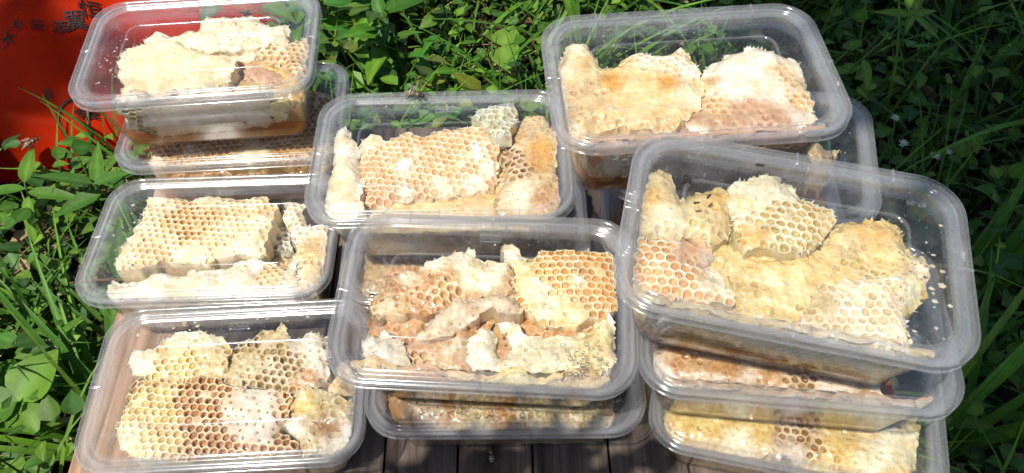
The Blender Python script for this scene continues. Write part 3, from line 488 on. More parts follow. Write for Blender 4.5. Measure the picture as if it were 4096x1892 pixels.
HL = {'A': 'top box of the left stack beside the red bag', 'B': 'box underneath the one beside the red bag', 'C': 'left middle box with the square comb', 'D': 'centre back box under the bee',
      'N': 'box beneath the centre back box', 'E': 'top box of the back right stack', 'F': 'turned box under the white capped comb', 'M': 'lowest box of the back right stack',
      'G': 'skewed box on the right stack', 'H': 'middle box of the right front stack', 'I': 'lowest box of the right front stack', 'J': 'upper box of the centre front pair',
      'K': 'lower box of the centre front pair', 'L': 'front left box'}
BM = {}
def box_matrix(k):
    x, y, z, yaw, tx, ty = BOX[k]
    a = R(yaw)
    ux = Vector((math.cos(a), math.sin(a), math.tan(R(tx)))).normalized()
    uy = Vector((-math.sin(a), math.cos(a), math.tan(R(ty)))); uy = (uy - ux * ux.dot(uy)).normalized()
    uz = ux.cross(uy)
    top = Vector((x, y, z + HB)); o = top - uz * HB
    return Matrix(((ux.x, uy.x, uz.x, o.x), (ux.y, uy.y, uz.y, o.y), (ux.z, uy.z, uz.z, o.z), (0, 0, 0, 1)))

def drops_mesh(name, spots):
    mb = MB()
    for x, y, r, z in spots:
        h = r * 0.62; K = 8
        base = [mb.vert((x + r * math.cos(2 * math.pi * k / K), y + r * math.sin(2 * math.pi * k / K), z)) for k in range(K)]
        mid = [mb.vert((x + .72 * r * math.cos(2 * math.pi * k / K), y + .72 * r * math.sin(2 * math.pi * k / K), z + h * .72)) for k in range(K)]
        t = mb.vert((x, y, z + h))
        for k in range(K):
            mb.face((base[k], base[(k + 1) % K], mid[(k + 1) % K], mid[k])); mb.face((mid[k], mid[(k + 1) % K], t))
        mb.face(base[::-1])
    return mb.mesh(name, M_DROP, colors=False)

def crumbs_mesh(name, spots, col=(0.50, 0.46, 0.36)):
    mb = MB()
    for x, y, r, z in spots:
        K = 5; a0 = rnd.random() * 6; e = rnd.uniform(.45, 1)
        b = [mb.vert((x + r * math.cos(a0 + 2 * math.pi * k / K) * rnd.uniform(.6, 1.2), y + e * r * math.sin(a0 + 2 * math.pi * k / K) * rnd.uniform(.6, 1.2), z), (*col, 0)) for k in range(K)]
        t = mb.vert((x, y, z + r * .22), (*col, 0))
        for k in range(K): mb.face((b[k], b[(k + 1) % K], t))
        mb.face(b[::-1])
    return mb.mesh(name, M_WAX, smooth=False)

PZ = 0.0643
# drops per lid: (count, centre x, centre y, spread x, spread y, rmin, rmax)
DROPS = {'J': [(70, .060, -.038, .014, .010, .0006, .0019), (45, .03, -.02, .04, .025, .0004, .0014), (30, -.03, -.03, .035, .02, .0003, .001), (30, .03, .042, .03, .006, .0003, .0007)],
         'K': [(30, .0, -.044, .06, .004, .0006, .0022), (12, .07, -.035, .005, .012, .0006, .0015)],
         'A': [(50, -.06, -.01, .014, .035, .0003, .0008), (30, .05, .03, .03, .015, .0003, .0009)],
         'E': [(60, .0, .045, .07, .006, .0003, .0008), (40, .06, .0, .015, .04, .0003, .0008)],
         'G': [(70, .06, .0, .02, .045, .0003, .0009), (40, .0, .0, .06, .03, .0003, .0008)],
         'H': [(25, -.02, -.04, .06, .006, .0003, .0008)], 'I': [(25, .02, -.04, .06, .006, .0003, .0008)],
         'C': [(60, -.066, .0, .010, .045, .0003, .0009), (30, 0, .047, .06, .004, .0003, .0008)],
         'D': [(30, -.02, .045, .05, .006, .0003, .0008), (20, .0, 0, .05, .03, .0003, .0007)],
         'L': [(50, -.02, .044, .05, .006, .0003, .0009), (25, -.07, -.01, .006, .04, .0004, .001)]}
CRUMBS = {'A': [(45, -.062, -.015, .012, .03, .0004, .0014)], 'C': [(10, -.066, -.01, .008, .04, .0008, .0020)], 'L': [(16, -.02, .045, .04, .006, .0008, .0018)],
          'G': [(16, .070, -.01, .008, .03, .0008, .0026), (10, .03, -.02, .05, .03, .0004, .001)], 'E': [(30, .0, .03, .07, .02, .0003, .0008)],
          'D': [(8, -.01, .046, .03, .005, .0008, .0022)], 'J': [(14, 0, .02, .06, .03, .0003, .0008)], 'F': [(10, .05, .0, .03, .03, .0004, .001)]}
for k, (label, hm, hd) in BOXINFO.items():
    M = box_matrix(k); BM[k] = M
    root = empty('plastic_box'); root.matrix_world = M
    tag(root, label, 'food container', 'clear lidded boxes stacked on the table')
    link('tub', ME_BODY, root)
    lid = link('lid', ME_LID, root)
    for x, y, a in (TABS if k in 'ACDEGJL' else ()):
        o = link('moulding_tab', ME_TAB, lid); o.location = (x, y, 0); o.rotation_euler = (0, 0, R(a))
    if k in 'AEJLCD':
        o = link('embossed_logo', ME_LOGO, lid); o.location = (0, LB - .0175, PZ + .0001)
    if k in 'GLE':
        o = link('embossed_code', ME_CODE, lid)
        if k == 'L': o.location = (-LA + .020, -LB + .026, PZ + .0001)
        elif k == 'G': o.location = (LA - .026, LB - .020, PZ + .0001); o.rotation_euler = (0, 0, R(180))
        else: o.location = (LA - .022, -.01, PZ + .0001); o.rotation_euler = (0, 0, R(90))
    r = random.Random(ord(k))
    sp = []
    for (nn, cx, cyy, sx, sy, r0, r1) in DROPS.get(k, []):
        for _ in range(nn):
            x = max(-LA + .013, min(LA - .013, r.gauss(cx, sx * .6))); y = max(-LB + .013, min(LB - .013, r.gauss(cyy, sy * .6)))
            sp.append((x, y, r0 + (r1 - r0) * r.random() ** 2, PZ))
    if sp: tag(link('droplets', drops_mesh('droplets', sp), lid), kind='stuff')
    sp = []
    for (nn, cx, cyy, sx, sy, r0, r1) in CRUMBS.get(k, []):
        for _ in range(nn):
            x = max(-LA + .013, min(LA - .013, r.gauss(cx, sx * .6))); y = max(-LB + .013, min(LB - .013, r.gauss(cyy, sy * .6)))
            sp.append((x, y, r0 + (r1 - r0) * r.random() ** 2, PZ))
    if sp: tag(link('wax_crumbs', crumbs_mesh('wax_crumbs', sp), lid), kind='stuff')
    # honey pooled in the bottom
    mb = MB(); g = 0.0190 - 0.197 * hd + 0.0004
    loft(mb, [(0.0225, 0.0013), (0.0204, 0.0018), (0.0190, 0.0038), (max(g, .012), hd), (max(g, .012) + .0004, hd + .0001), (max(g, .012) + .0015, hd - .0002)], cap0=True, cap1=True)
    o = mb.build('honey', M_HONEY[hm], angle=R(60), colors=False); o.matrix_world = M
    tag(o, {'gold': 'golden honey pooled in the ', 'brown': 'dark amber honey pooled in the ', 'pale': 'thin pale honey pooled in the '}[hm] + HL[k], 'honey', 'honey at the bottom of the boxes')
if True:
    t = text_mesh('embossed_code', 'B1-09', 0.0042, M_RIM, 0.0002)
    o = link('embossed_code', t, [c for c in COL.objects if c.name.startswith('tub') and c.parent and (c.parent.matrix_world.translation - BM['G'].translation).length < 1e-4][0])
    o.location = (-.052, -LB + .0148, .0135); o.rotation_euler = (R(101), 0, 0)

# ================================================================== honeycomb
WHT = (0.86, 0.80, 0.64); BRI = (0.92, 0.88, 0.76); CRM = (0.84, 0.72, 0.44); PAL = (0.78, 0.74, 0.55); TAN = (0.66, 0.47, 0.25)
YEL = (0.78, 0.58, 0.20); AMB = (0.68, 0.34, 0.04); BRN = (0.42, 0.20, 0.07); PNK = (0.60, 0.36, 0.22); GRY = (0.62, 0.56, 0.49); OLV = (0.56, 0.44, 0.20)
# style: rim colour, floor/cap colour, side colour, share of open cells, share of pin-holed cells, hole scale, depth, lump, wet
ST = {
 'cells_tan': ((.84, .72, .50), (.68, .43, .18), TAN, .95, .0, (.74, .86), (.003, .008), .05, .5),
 'cells_cream': ((.90, .82, .64), (.80, .60, .34), CRM, .93, .02, (.72, .86), (.002, .006), .05, .4),
 'cells_peach': ((.88, .76, .58), (.74, .44, .22), (.78, .50, .18), .95, .01, (.74, .87), (.0018, .005), .04, .6),
 'cells_peach2': ((.86, .78, .62), (.70, .42, .20), TAN, .96, .0, (.76, .87), (.003, .006), .05, .6),
 'cells_white': ((.90, .85, .74), (.76, .64, .46), (.80, .62, .28), .75, .05, (.55, .8), (.002, .006), .12, .3),
 'cells_white2': ((.86, .80, .66), (.74, .62, .40), (.74, .60, .36), .80, .05, (.5, .8), (.002, .005), .15, .5),
 'cells_pale': ((.84, .84, .74), (.52, .54, .42), PAL, .95, .0, (.78, .88), (.003, .007), .05, .4),
 'cells_pale2': ((.90, .86, .68), (.82, .72, .44), PAL, .92, .0, (.7, .85), (.0015, .004), .05, .4),
 'cells_yellow': ((.84, .76, .52), (.68, .50, .18), YEL, .93, .02, (.7, .85), (.002, .006), .08, .5),
 'cells_gold': ((.86, .72, .46), (.66, .36, .09), YEL, .93, .0, (.72, .86), (.003, .007), .06, .6),
 'cells_amber': ((.66, .48, .25), (.48, .24, .05), AMB, .85, .0, (.7, .85), (.002, .005), .1, .8),
 'cells_dark': ((.64, .52, .36), (.26, .13, .04), BRN, .92, .0, (.66, .84), (.003, .008), .12, .5),
 'cells_brown': ((.80, .65, .44), (.42, .20, .07), (.60, .42, .2), .96, .0, (.74, .86), (.003, .008), .04, .4),
 'cells_olive': ((.76, .70, .52), (.52, .40, .18), OLV, .92, .0, (.74, .86), (.003, .007), .08, .6),
 'cells_olive2': ((.62, .54, .38), (.34, .24, .09), OLV, .85, .05, (.6, .85), (.003, .008), .25, .4),
 'empty': ((.90, .88, .80), (.8, .76, .66), WHT, 1.0, 0, (.80, .88), (.006, .007), .03, .3),
 'cap_lump': ((.80, .70, .60), (.86, .78, .68), (.7, .5, .3), .02, .0, (.4, .6), (.002, .004), .28, .4),
 'cap_white': ((.85, .78, .66), (.88, .82, .72), (.66, .44, .22), .03, .04, (.35, .6), (.002, .004), .08, .4),
 'cap_grey': ((.58, .50, .43), (.66, .58, .51), (.5, .32, .16), .05, .12, (.3, .6), (.002, .005), .2, .5),
 'cap_pit': ((.70, .58, .44), (.78, .68, .54), (.56, .36, .18), .0, .45, (.15, .38), (.002, .004), .16, .4),
 'caphole': ((.76, .68, .58), (.80, .73, .64), (.45, .28, .14), .0, .80, (.2, .42), (.003, .006), .06, .3),
 'caphole2': ((.46, .36, .26), (.50, .40, .30), BRN, .1, .6, (.25, .6), (.003, .006), .12, .6),
 'mush_white': (WHT, (.83, .74, .54), (.76, .62, .40), .10, .08, (.3, .7), (.001, .004), .30, .3),
 'mush_bright': (BRI, (.91, .85, .69), (.86, .76, .54), .04, .04, (.3, .6), (.001, .003), .25, .3),
 'mush_pale': ((.76, .73, .56), (.74, .69, .48), PAL, .06, .05, (.3, .7), (.001, .003), .25, .5),
 'mush_cream': ((.88, .80, .55), (.88, .79, .53), CRM, .02, .02, (.3, .6), (.001, .002), .14, .5),
 'mush_yellow': ((.83, .75, .46), (.79, .67, .34), YEL, .05, .03, (.4, .7), (.001, .003), .22, .7),
 'mush_tan': ((.68, .54, .33), (.60, .43, .22), TAN, .18, .08, (.4, .8), (.001, .004), .30, .6),
 'mush_tan2': ((.66, .56, .34), (.58, .44, .20), OLV, .12, .05, (.4, .8), (.001, .004), .25, .6),
 'mush_olive': ((.60, .52, .34), (.52, .41, .20), OLV, .25, .06, (.4, .8), (.002, .005), .40, .6),
 'mush_grey': ((.74, .69, .60), (.70, .63, .53), GRY, .15, .08, (.4, .75), (.001, .004), .30, .4),
 'glaze_pink': ((.62, .41, .26), (.53, .31, .16), PNK, .12, .05, (.4, .8), (.001, .003), .16, .95),
 'glaze_brown': ((.58, .38, .21), (.48, .25, .09), BRN, .22, .05, (.5, .85), (.002, .005), .22, .95),
 'glaze_brown2': ((.42, .26, .12), (.36, .18, .05), BRN, .15, .05, (.5, .85), (.002, .004), .2, .95),
 'glaze_yellow': ((.82, .67, .40), (.78, .56, .25), (.72, .44, .12), .08, .0, (.4, .8), (.001, .002), .12, .9),
 'glaze_yellow2': ((.74, .60, .28), (.67, .49, .16), YEL, .10, .0, (.4, .8), (.001, .003), .18, .9),
 'glaze_amber': ((.70, .42, .11), (.66, .33, .04), AMB, .05, .0, (.4, .8), (.001, .002), .12, 1.0),
 'glaze_amber2': ((.72, .53, .24), (.66, .43, .12), AMB, .08, .0, (.4, .8), (.001, .002), .15, .95),
 'glaze_honey': ((.66, .40, .11), (.60, .31, .05), AMB, .05, .0, (.4, .8), (.001, .002), .10, 1.0),
 'glaze_gold': ((.74, .62, .34), (.68, .51, .21), YEL, .15, .04, (.4, .8), (.001, .004), .25, .95),
}

def inside(P, x, y):
    c = False; j = len(P) - 1
    for i in range(len(P)):
        if (P[i][1] > y) != (P[j][1] > y) and x < (P[j][0] - P[i][0]) * (y - P[i][1]) / (P[j][1] - P[i][1]) + P[i][0]: c = not c
        j = i
    return c

def make_comb(e, seed):
    r = random.Random(seed)
    P = [(a * 1e-4, b * 1e-4) for a, b in e['P']]
    gx_, gy_ = sum(q[0] for q in P) / len(P), sum(q[1] for q in P) / len(P)
    P = [(gx_ + (a - gx_) * 1.045, gy_ + (b - gy_) * 1.06) for a, b in P]
    Z = [(a * 1e-4, b * 1e-4, q * 1e-4, s) for a, b, q, s in e.get('Z', [])]
    kw = e.get('kw', {}); th = e['th']; pl = e['pl']; vert = pl[0] == 'v'
    st0 = e['st']
    p = 0.0055
    Rr = p / math.sqrt(3)
    ampk = kw.get('amp', 0.6); sd = seed * 3.7
    front = .0075 if (not vert and e['c'] in 'AEGHJ') else 0.0
    rot = R(r.uniform(-12, 12)); cr, sr = math.cos(rot), math.sin(rot)
    xs = [q[0] for q in P]; ys = [q[1] for q in P]; cx, cyy = sum(xs) / len(xs), sum(ys) / len(ys)
    def style_at(x, y):
        s = st0
        for a, b, q, nm in Z:
            d = math.hypot(x - a, y - b) + 0.0045 * noise.noise((x * 260, y * 260, sd)) + 0.002 * noise.noise((x * 700, y * 700, sd))
            if d < q: s = nm
        return s
    rnd_edge = kw.get('edge', .0065 if st0.startswith(('mush', 'glaze', 'cap')) else .0045)
    def blend_at(u, v):
        """soft mix of the style colours, so that one patch of wax runs into the next"""
        A = [list(ST[st0][0]), list(ST[st0][1]), list(ST[st0][2]), ST[st0][8]]
        for a, b, q, nm in Z:
            d = math.hypot(u - a, v - b) + 0.004 * noise.noise((u * 220, v * 220, sd))
            t = max(0.0, min(1.0, (q + .004 - d) / .008))
            if t > 0:
                s = ST[nm]
                for m in range(3): A[m] = [x * (1 - t) + y * t for x, y in zip(A[m], s[m])]
                A[3] = A[3] * (1 - t) + s[8] * t
        if vert:                                     # soaked with honey towards the bottom of the box
            t = max(0.0, min(1.0, (.027 + .008 * noise.noise((u * 90, v * 90, sd)) - v) / .014))
            s = ST['glaze_honey']
            for m in range(3): A[m] = [x * (1 - t) + y * t for x, y in zip(A[m], s[m])]
            A[3] = A[3] * (1 - t) + t
        return A
    def edge_drop(u, v):
        d = 1.0
        for i in range(len(P)):
            x0, y0 = P[i - 1]; x1, y1 = P[i]; dx, dy = x1 - x0, y1 - y0
            t = max(0, min(1, ((u - x0) * dx + (v - y0) * dy) / (dx * dx + dy * dy + 1e-12)))
            d = min(d, math.hypot(u - x0 - t * dx, v - y0 - t * dy))
        return rnd_edge * max(0.15, .75 + 1.6 * noise.noise((u * 55, v * 55, sd + 20))) * max(0.0, 1 - d / .012) ** 2
    def base(u, v):
        """position of the top surface in box coordinates for plane coordinates u, v"""
        h = -edge_drop(u, v) + 0.006 * ampk * fbm(u * 45, v * 45, sd) + 0.0012 * ampk * fbm(u * 160, v * 160, sd + 9)
        ed = 0.0
        if vert: return Vector((u, pl[1] + pl[2] * v - h, v))
        z = pl[0] + pl[1] * u + pl[2] * v + h
        return Vector((u, v, min(z, 0.0615)))
    dn = Vector((0, 1, 0)) if vert else Vector((0, 0, -1))
    def limit(q):
        """keep every point inside the tub"""
        z = max(0.0022, min(q.z, 0.0622)); f = min(z, .06) / .06
        a = .0712 + .0098 * f; b = .0406 + .0098 * f
        # rounded corner
        x = max(-a, min(a, q.x)); y = max(-b + front, min(b, q.y))
        rc = 0.016; dx = abs(x) - (a - rc); dy = abs(y) - (b - rc)
        if dx > 0 and dy > 0:
            d = math.hypot(dx, dy)
            if d > rc:
                s = rc / d; x = math.copysign(a - rc + dx * s, x); y = math.copysign(b - rc + dy * s, y)
        return Vector((x, y, z))
    mb = MB()
    cells = []; span = max(max(xs) - min(xs), max(ys) - min(ys)) / p * 0.85 + 4; span = int(span)
    for j in range(-span, span + 1):
        for i in range(-span, span + 1):
            lx = (i + 0.5 * (j & 1)) * p; ly = j * p * 0.8660254
            u = cx + cr * lx - sr * ly; v = cyy + sr * lx + cr * ly
            w = 0.0016 * noise.noise((u * 260, v * 260, sd + 3))
            if inside(P, u + w, v + w): cells.append((lx, ly, u, v))
    lat = {}
    def corner(lx, ly):
        k = (round(lx * 1e5), round(ly * 1e5))
        for dk in ((0, 0), (1, 0), (-1, 0), (0, 1), (0, -1), (1, 1), (-1, -1), (1, -1), (-1, 1)):
            if (k[0] + dk[0], k[1] + dk[1]) in lat: return (k[0] + dk[0], k[1] + dk[1])
        u = cx + cr * lx - sr * ly; v = cyy + sr * lx + cr * ly
        s = ST[style_at(u, v)]; q = base(u, v)
        lump = s[7]
        jj = p * (0.05 + 0.12 * lump)
        q += Vector((r.uniform(-jj, jj), 0 if vert else r.uniform(-jj, jj), r.uniform(-jj, jj) if vert else 0))
        q -= dn * (.75 * p * lump * (1.5 * fbm(u * 330, v * 330, sd + 5, 2) + .9 * abs(noise.noise((u * 620, v * 620, sd)))))
        wv = r.uniform(.93, 1.05)
        A = blend_at(u, v)
        lat[k] = [limit(q), tuple(min(.96, c * wv) for c in A[0]), tuple(A[2]), None, None, A[3]]
        lat[k][3] = mb.vert(lat[k][0], (*lat[k][1], A[3] * .45))
        return k
    ecount = {}
    cellrec = []
    for lx, ly, u, v in cells:
        ks = [corner(lx + Rr * math.cos(R(30 + 60 * q)), ly + Rr * math.sin(R(30 + 60 * q))) for q in range(6)]
        cellrec.append((u, v, ks))
        for q in range(6):
            a, b = ks[q], ks[(q + 1) % 6]; kk = (a, b) if a < b else (b, a)
            ecount.setdefault(kk, []).append((a, b))
    nb = {}
    for kk, lst in ecount.items():
        if len(lst) == 1:
            a, b = lst[0]; nb.setdefault(a, []).append(b); nb.setdefault(b, []).append(a)
    for it in range(1):
        newp = {k: lat[k][0] * .5 + (lat[v[0]][0] + lat[v[1]][0]) * .25 + Vector((r.uniform(-1, 1), r.uniform(-1, 1), r.uniform(-1, 1))) * .0008 for k, v in nb.items() if len(v) == 2}
        for k, q in newp.items(): lat[k][0] = q
    for k in nb: mb.v[lat[k][3]] = tuple(lat[k][0])
    def bottom(k):
        L = lat[k]
        if L[4] is None:
            q = L[0] + dn * th * r.uniform(.9, 1.0)
            L[4] = mb.vert(limit(q), (*[c * .9 for c in L[2]], .7))
        return L[4]
    for u, v, ks in cellrec:
        sn = style_at(u, v); s = ST[sn]
        tops = [lat[k][3] for k in ks]
        cen = sum((lat[k][0] for k in ks), Vector()) / 6
        t = r.random(); op = t < s[3]; pin = (not op) and t < s[3] + s[4]
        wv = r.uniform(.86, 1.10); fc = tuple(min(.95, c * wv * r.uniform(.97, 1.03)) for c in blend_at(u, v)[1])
        if op or pin:
            sc = min(.955, r.uniform(*s[5]) * 1.11)
            if pin: sc = r.uniform(.18, .42)
            dep = min(r.uniform(*s[6]) * (.55 if sn in ('cells_brown', 'cells_dark', 'cells_olive2', 'cells_gold', 'cells_tan', 'cells_peach2', 'cells_olive') else .38), th * .8)
            off = Vector((r.uniform(-.06, .06) * p, r.uniform(-.06, .06) * p, 0))
            inn = []; flo = []
            for q in range(6):
                k, k2 = ks[q], ks[(q + 1) % 6]
                for d0, m in ((lat[k][0] - cen, .93), ((lat[k][0] + lat[k2][0]) / 2 - cen, 1.0)):
                    d = d0 * sc * m * (r.uniform(.95, 1.05) if not pin else r.uniform(.6, 1.4))
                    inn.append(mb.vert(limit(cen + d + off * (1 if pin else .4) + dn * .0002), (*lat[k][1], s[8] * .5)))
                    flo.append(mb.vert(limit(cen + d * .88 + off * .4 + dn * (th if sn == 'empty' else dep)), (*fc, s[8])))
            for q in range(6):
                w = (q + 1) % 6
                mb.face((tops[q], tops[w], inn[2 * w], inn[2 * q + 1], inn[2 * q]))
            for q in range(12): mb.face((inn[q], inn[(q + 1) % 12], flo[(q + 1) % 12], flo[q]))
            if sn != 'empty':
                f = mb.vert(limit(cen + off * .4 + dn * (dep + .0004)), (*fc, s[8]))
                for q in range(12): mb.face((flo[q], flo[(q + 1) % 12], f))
            else:
                bs = [bottom(k) for k in ks]
                for q in range(6):
                    w = (q + 1) % 6; mb.face((flo[2 * q], flo[2 * q + 1], flo[2 * w], bs[w], bs[q]))
        else:
            def fine(pt):
                uu, vv = (pt.x, pt.z) if vert else (pt.x, pt.y)
                q = base(uu, vv)
                lump = s[7]
                hgt = .75 * p * lump * (1.5 * fbm(uu * 330, vv * 330, sd + 5, 2) + .9 * abs(noise.noise((uu * 620, vv * 620, sd))))
                if sn == 'cap_lump': hgt += .0009 * max(0.0, 1 - (pt - cen).length / (.5 * p))
                q -= dn * hgt
                A = blend_at(uu, vv); t = max(0.0, min(1.0, .5 + 1.6 * fbm(uu * 240, vv * 240, sd + 2, 2)))
                g = r.uniform(.96, 1.04)
                return mb.vert(limit(q), (*[min(.95, (A[0][m] * t + A[1][m] * (1 - t)) * g) for m in range(3)], A[3]))
            r1 = []; r2 = []
            for q in range(6):
                d0 = lat[ks[q]][0] - cen; d1 = (lat[ks[q]][0] + lat[ks[(q + 1) % 6]][0]) / 2 - cen
                r1.append(fine(cen + d0 * .66)); r1.append(fine(cen + d1 * .72)); r2.append(fine(cen + d0 * .33))
            f = fine(cen)
            for q in range(6):
                w = (q + 1) % 6
                mb.face((tops[q], r1[2 * q + 1], r1[2 * q])); mb.face((tops[q], tops[w], r1[2 * q + 1])); mb.face((tops[w], r1[2 * w], r1[2 * q + 1]))
                mb.face((r1[2 * q], r1[2 * q + 1], r2[q])); mb.face((r1[2 * q + 1], r2[w], r2[q])); mb.face((r1[2 * q + 1], r1[2 * w], r2[w])); mb.face((r2[q], r2[w], f))
        if sn != 'empty': mb.face([bottom(k) for k in ks][::-1])
    # broken edge all round: ribbed side walls and torn flakes
    side = {}
    def sidecol(k, lv):
        L = lat[k]
        t = (lv / 3.0) ** .8
        return tuple(L[1][i] * (1 - t) + L[2][i] * t for i in range(3))
    def sv(k, lv):
        if lv == 0: return lat[k][3]
        if lv == 3: return bottom(k)
        if (k, lv) not in side:
            j = .0007
            q = lat[k][0] + dn * th * (lv / 3.0 + r.uniform(-.06, .06)) + Vector((r.uniform(-j, j), r.uniform(-j, j), r.uniform(-j, j)))
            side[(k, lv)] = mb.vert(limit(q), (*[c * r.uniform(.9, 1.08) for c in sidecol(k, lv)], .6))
        return side[(k, lv)]
    for kk, lst in ecount.items():
        if len(lst) != 1: continue
        a, b = lst[0]
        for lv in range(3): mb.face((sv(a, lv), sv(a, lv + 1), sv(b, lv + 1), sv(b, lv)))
        if r.random() < .42:
            A, B = lat[a][0], lat[b][0]; m = (A + B) / 2
            cc = base(cx, cyy); outw = (m - cc); outw = (outw - dn * outw.dot(dn)); outw.normalize()
            for _ in range(r.choice((1, 1, 2))):
                tip = m + outw * r.uniform(.0003, .0022) - dn * r.uniform(-.0010, .0018) + Vector((r.uniform(-1, 1), r.uniform(-1, 1), r.uniform(-1, 1))) * .0008
                col = tuple(min(.95, c * 1.04) for c in lat[a][1])
                x = mb.vert(limit(A.lerp(B, r.uniform(0, .4))), (*col, .2)); y = mb.vert(limit(A.lerp(B, r.uniform(.6, 1))), (*col, .2)); z = mb.vert(limit(tip), (*col, .2))
                w = mb.vert(limit(m + dn * .0012), (*col, .2))
                mb.face((x, y, z)); mb.face((y, w, z)); mb.face((w, x, z))
    if not mb.v: return None
    lo = Vector((min(q[0] for q in mb.v) + max(q[0] for q in mb.v), min(q[1] for q in mb.v) + max(q[1] for q in mb.v), 0)) / 2
    lo.z = min(q[2] for q in mb.v)
    mb.v = [(q[0] - lo.x, q[1] - lo.y, q[2] - lo.z) for q in mb.v]
    o = mb.build('honeycomb', M_WAX, angle=R(70))
    o.matrix_world = BM[e['c']] @ Matrix.Translation(lo)
    tag(o, e['label'], 'honeycomb', 'pieces of honeycomb in the boxes')
    return o

def rect(x0, x1, y0, y1):
    m = 60
    return [(x0 + m, y0), ((x0 + x1) // 2, y0 - 15), (x1 - m, y0), (x1, y0 + m), (x1 + 15, (y0 + y1) // 2), (x1, y1 - m), (x1 - m, y1), ((x0 + x1) // 2, y1 + 25), (x0 + m, y1), (x0, y1 - m), (x0 - 15, (y0 + y1) // 2), (x0, y0 + m)]
FILL = [('A', rect(-500, 740, -440, 200), .040, 'glaze_amber2', 'honey-soaked wax debris on the floor of the box beside the red bag'),
        ('D', rect(-570, 760, -450, 290), .040, 'glaze_yellow', 'honey-soaked wax debris under the peach comb of the centre back box'),
        ('E', rect(-740, 700, -440, 170), .039, 'glaze_pink', 'reddish honey-soaked debris on the floor of the box with the white capped dome'),
        ('G', rect(-760, 560, -440, 330), .043, 'glaze_gold', 'golden wax debris on the floor of the skewed right box'),
        ('J', rect(-680, 740, -460, 300), .041, 'glaze_brown', 'brown wax debris on the floor of the centre front box'),
        ('L', rect(-430, 720, -420, 300), .036, 'mush_tan', 'tan wax debris on the floor of the front left box'),
        ('H', rect(-740, 560, -440, 300), .040, 'glaze_brown', 'brown wax debris on the floor of the middle box of the right front stack'),
        ('B', rect(-560, 740, -440, 350), .036, 'glaze_brown', 'brown wax debris on the floor of the box beneath the one beside the red bag')]
for bx, poly, h, st, lab in FILL: COMBS.append({'c': bx, 'pl': (h, 0, 0), 'P': poly, 'st': st, 'th': h - .003, 'label': lab, 'kw': {'amp': .8, 'edge': .012}})
for bx, st, Zs, lab in (
    ('E', 'glaze_pink', [(-450, 330, 160, 'mush_grey'), (200, 300, 200, 'mush_tan')], 'reddish comb against the front wall of the back right top box'),
    ('G', 'mush_tan2', [(300, 350, 330, 'cells_white2'), (-100, 380, 120, 'mush_white')], 'tan comb along the whole front wall of the skewed right box'),
    ('H', 'cap_grey', [(-300, 350, 180, 'glaze_brown'), (300, 300, 150, 'mush_tan')], 'greyish comb along the front wall of the middle box, right stack'),
    ('J', 'mush_tan', [(250, 380, 250, 'mush_yellow'), (-300, 380, 200, 'glaze_pink')], 'tan comb along the front wall of the centre front box')):
    COMBS.append({'c': bx, 'pl': ('v', -.0440, -.14), 'P': [(-740, 530), (-700, 300), (-655, int(BOXINFO[bx][2] * 1e4)), (0, int(BOXINFO[bx][2] * 1e4) - 8), (655, int(BOXINFO[bx][2] * 1e4)), (700, 300), (740, 530), (300, 545), (-300, 545)], 'Z': Zs, 'st': st, 'th': .004, 'label': lab, 'kw': {'amp': .35}})
for i, e in enumerate(COMBS): make_comb(e, 100 + i)

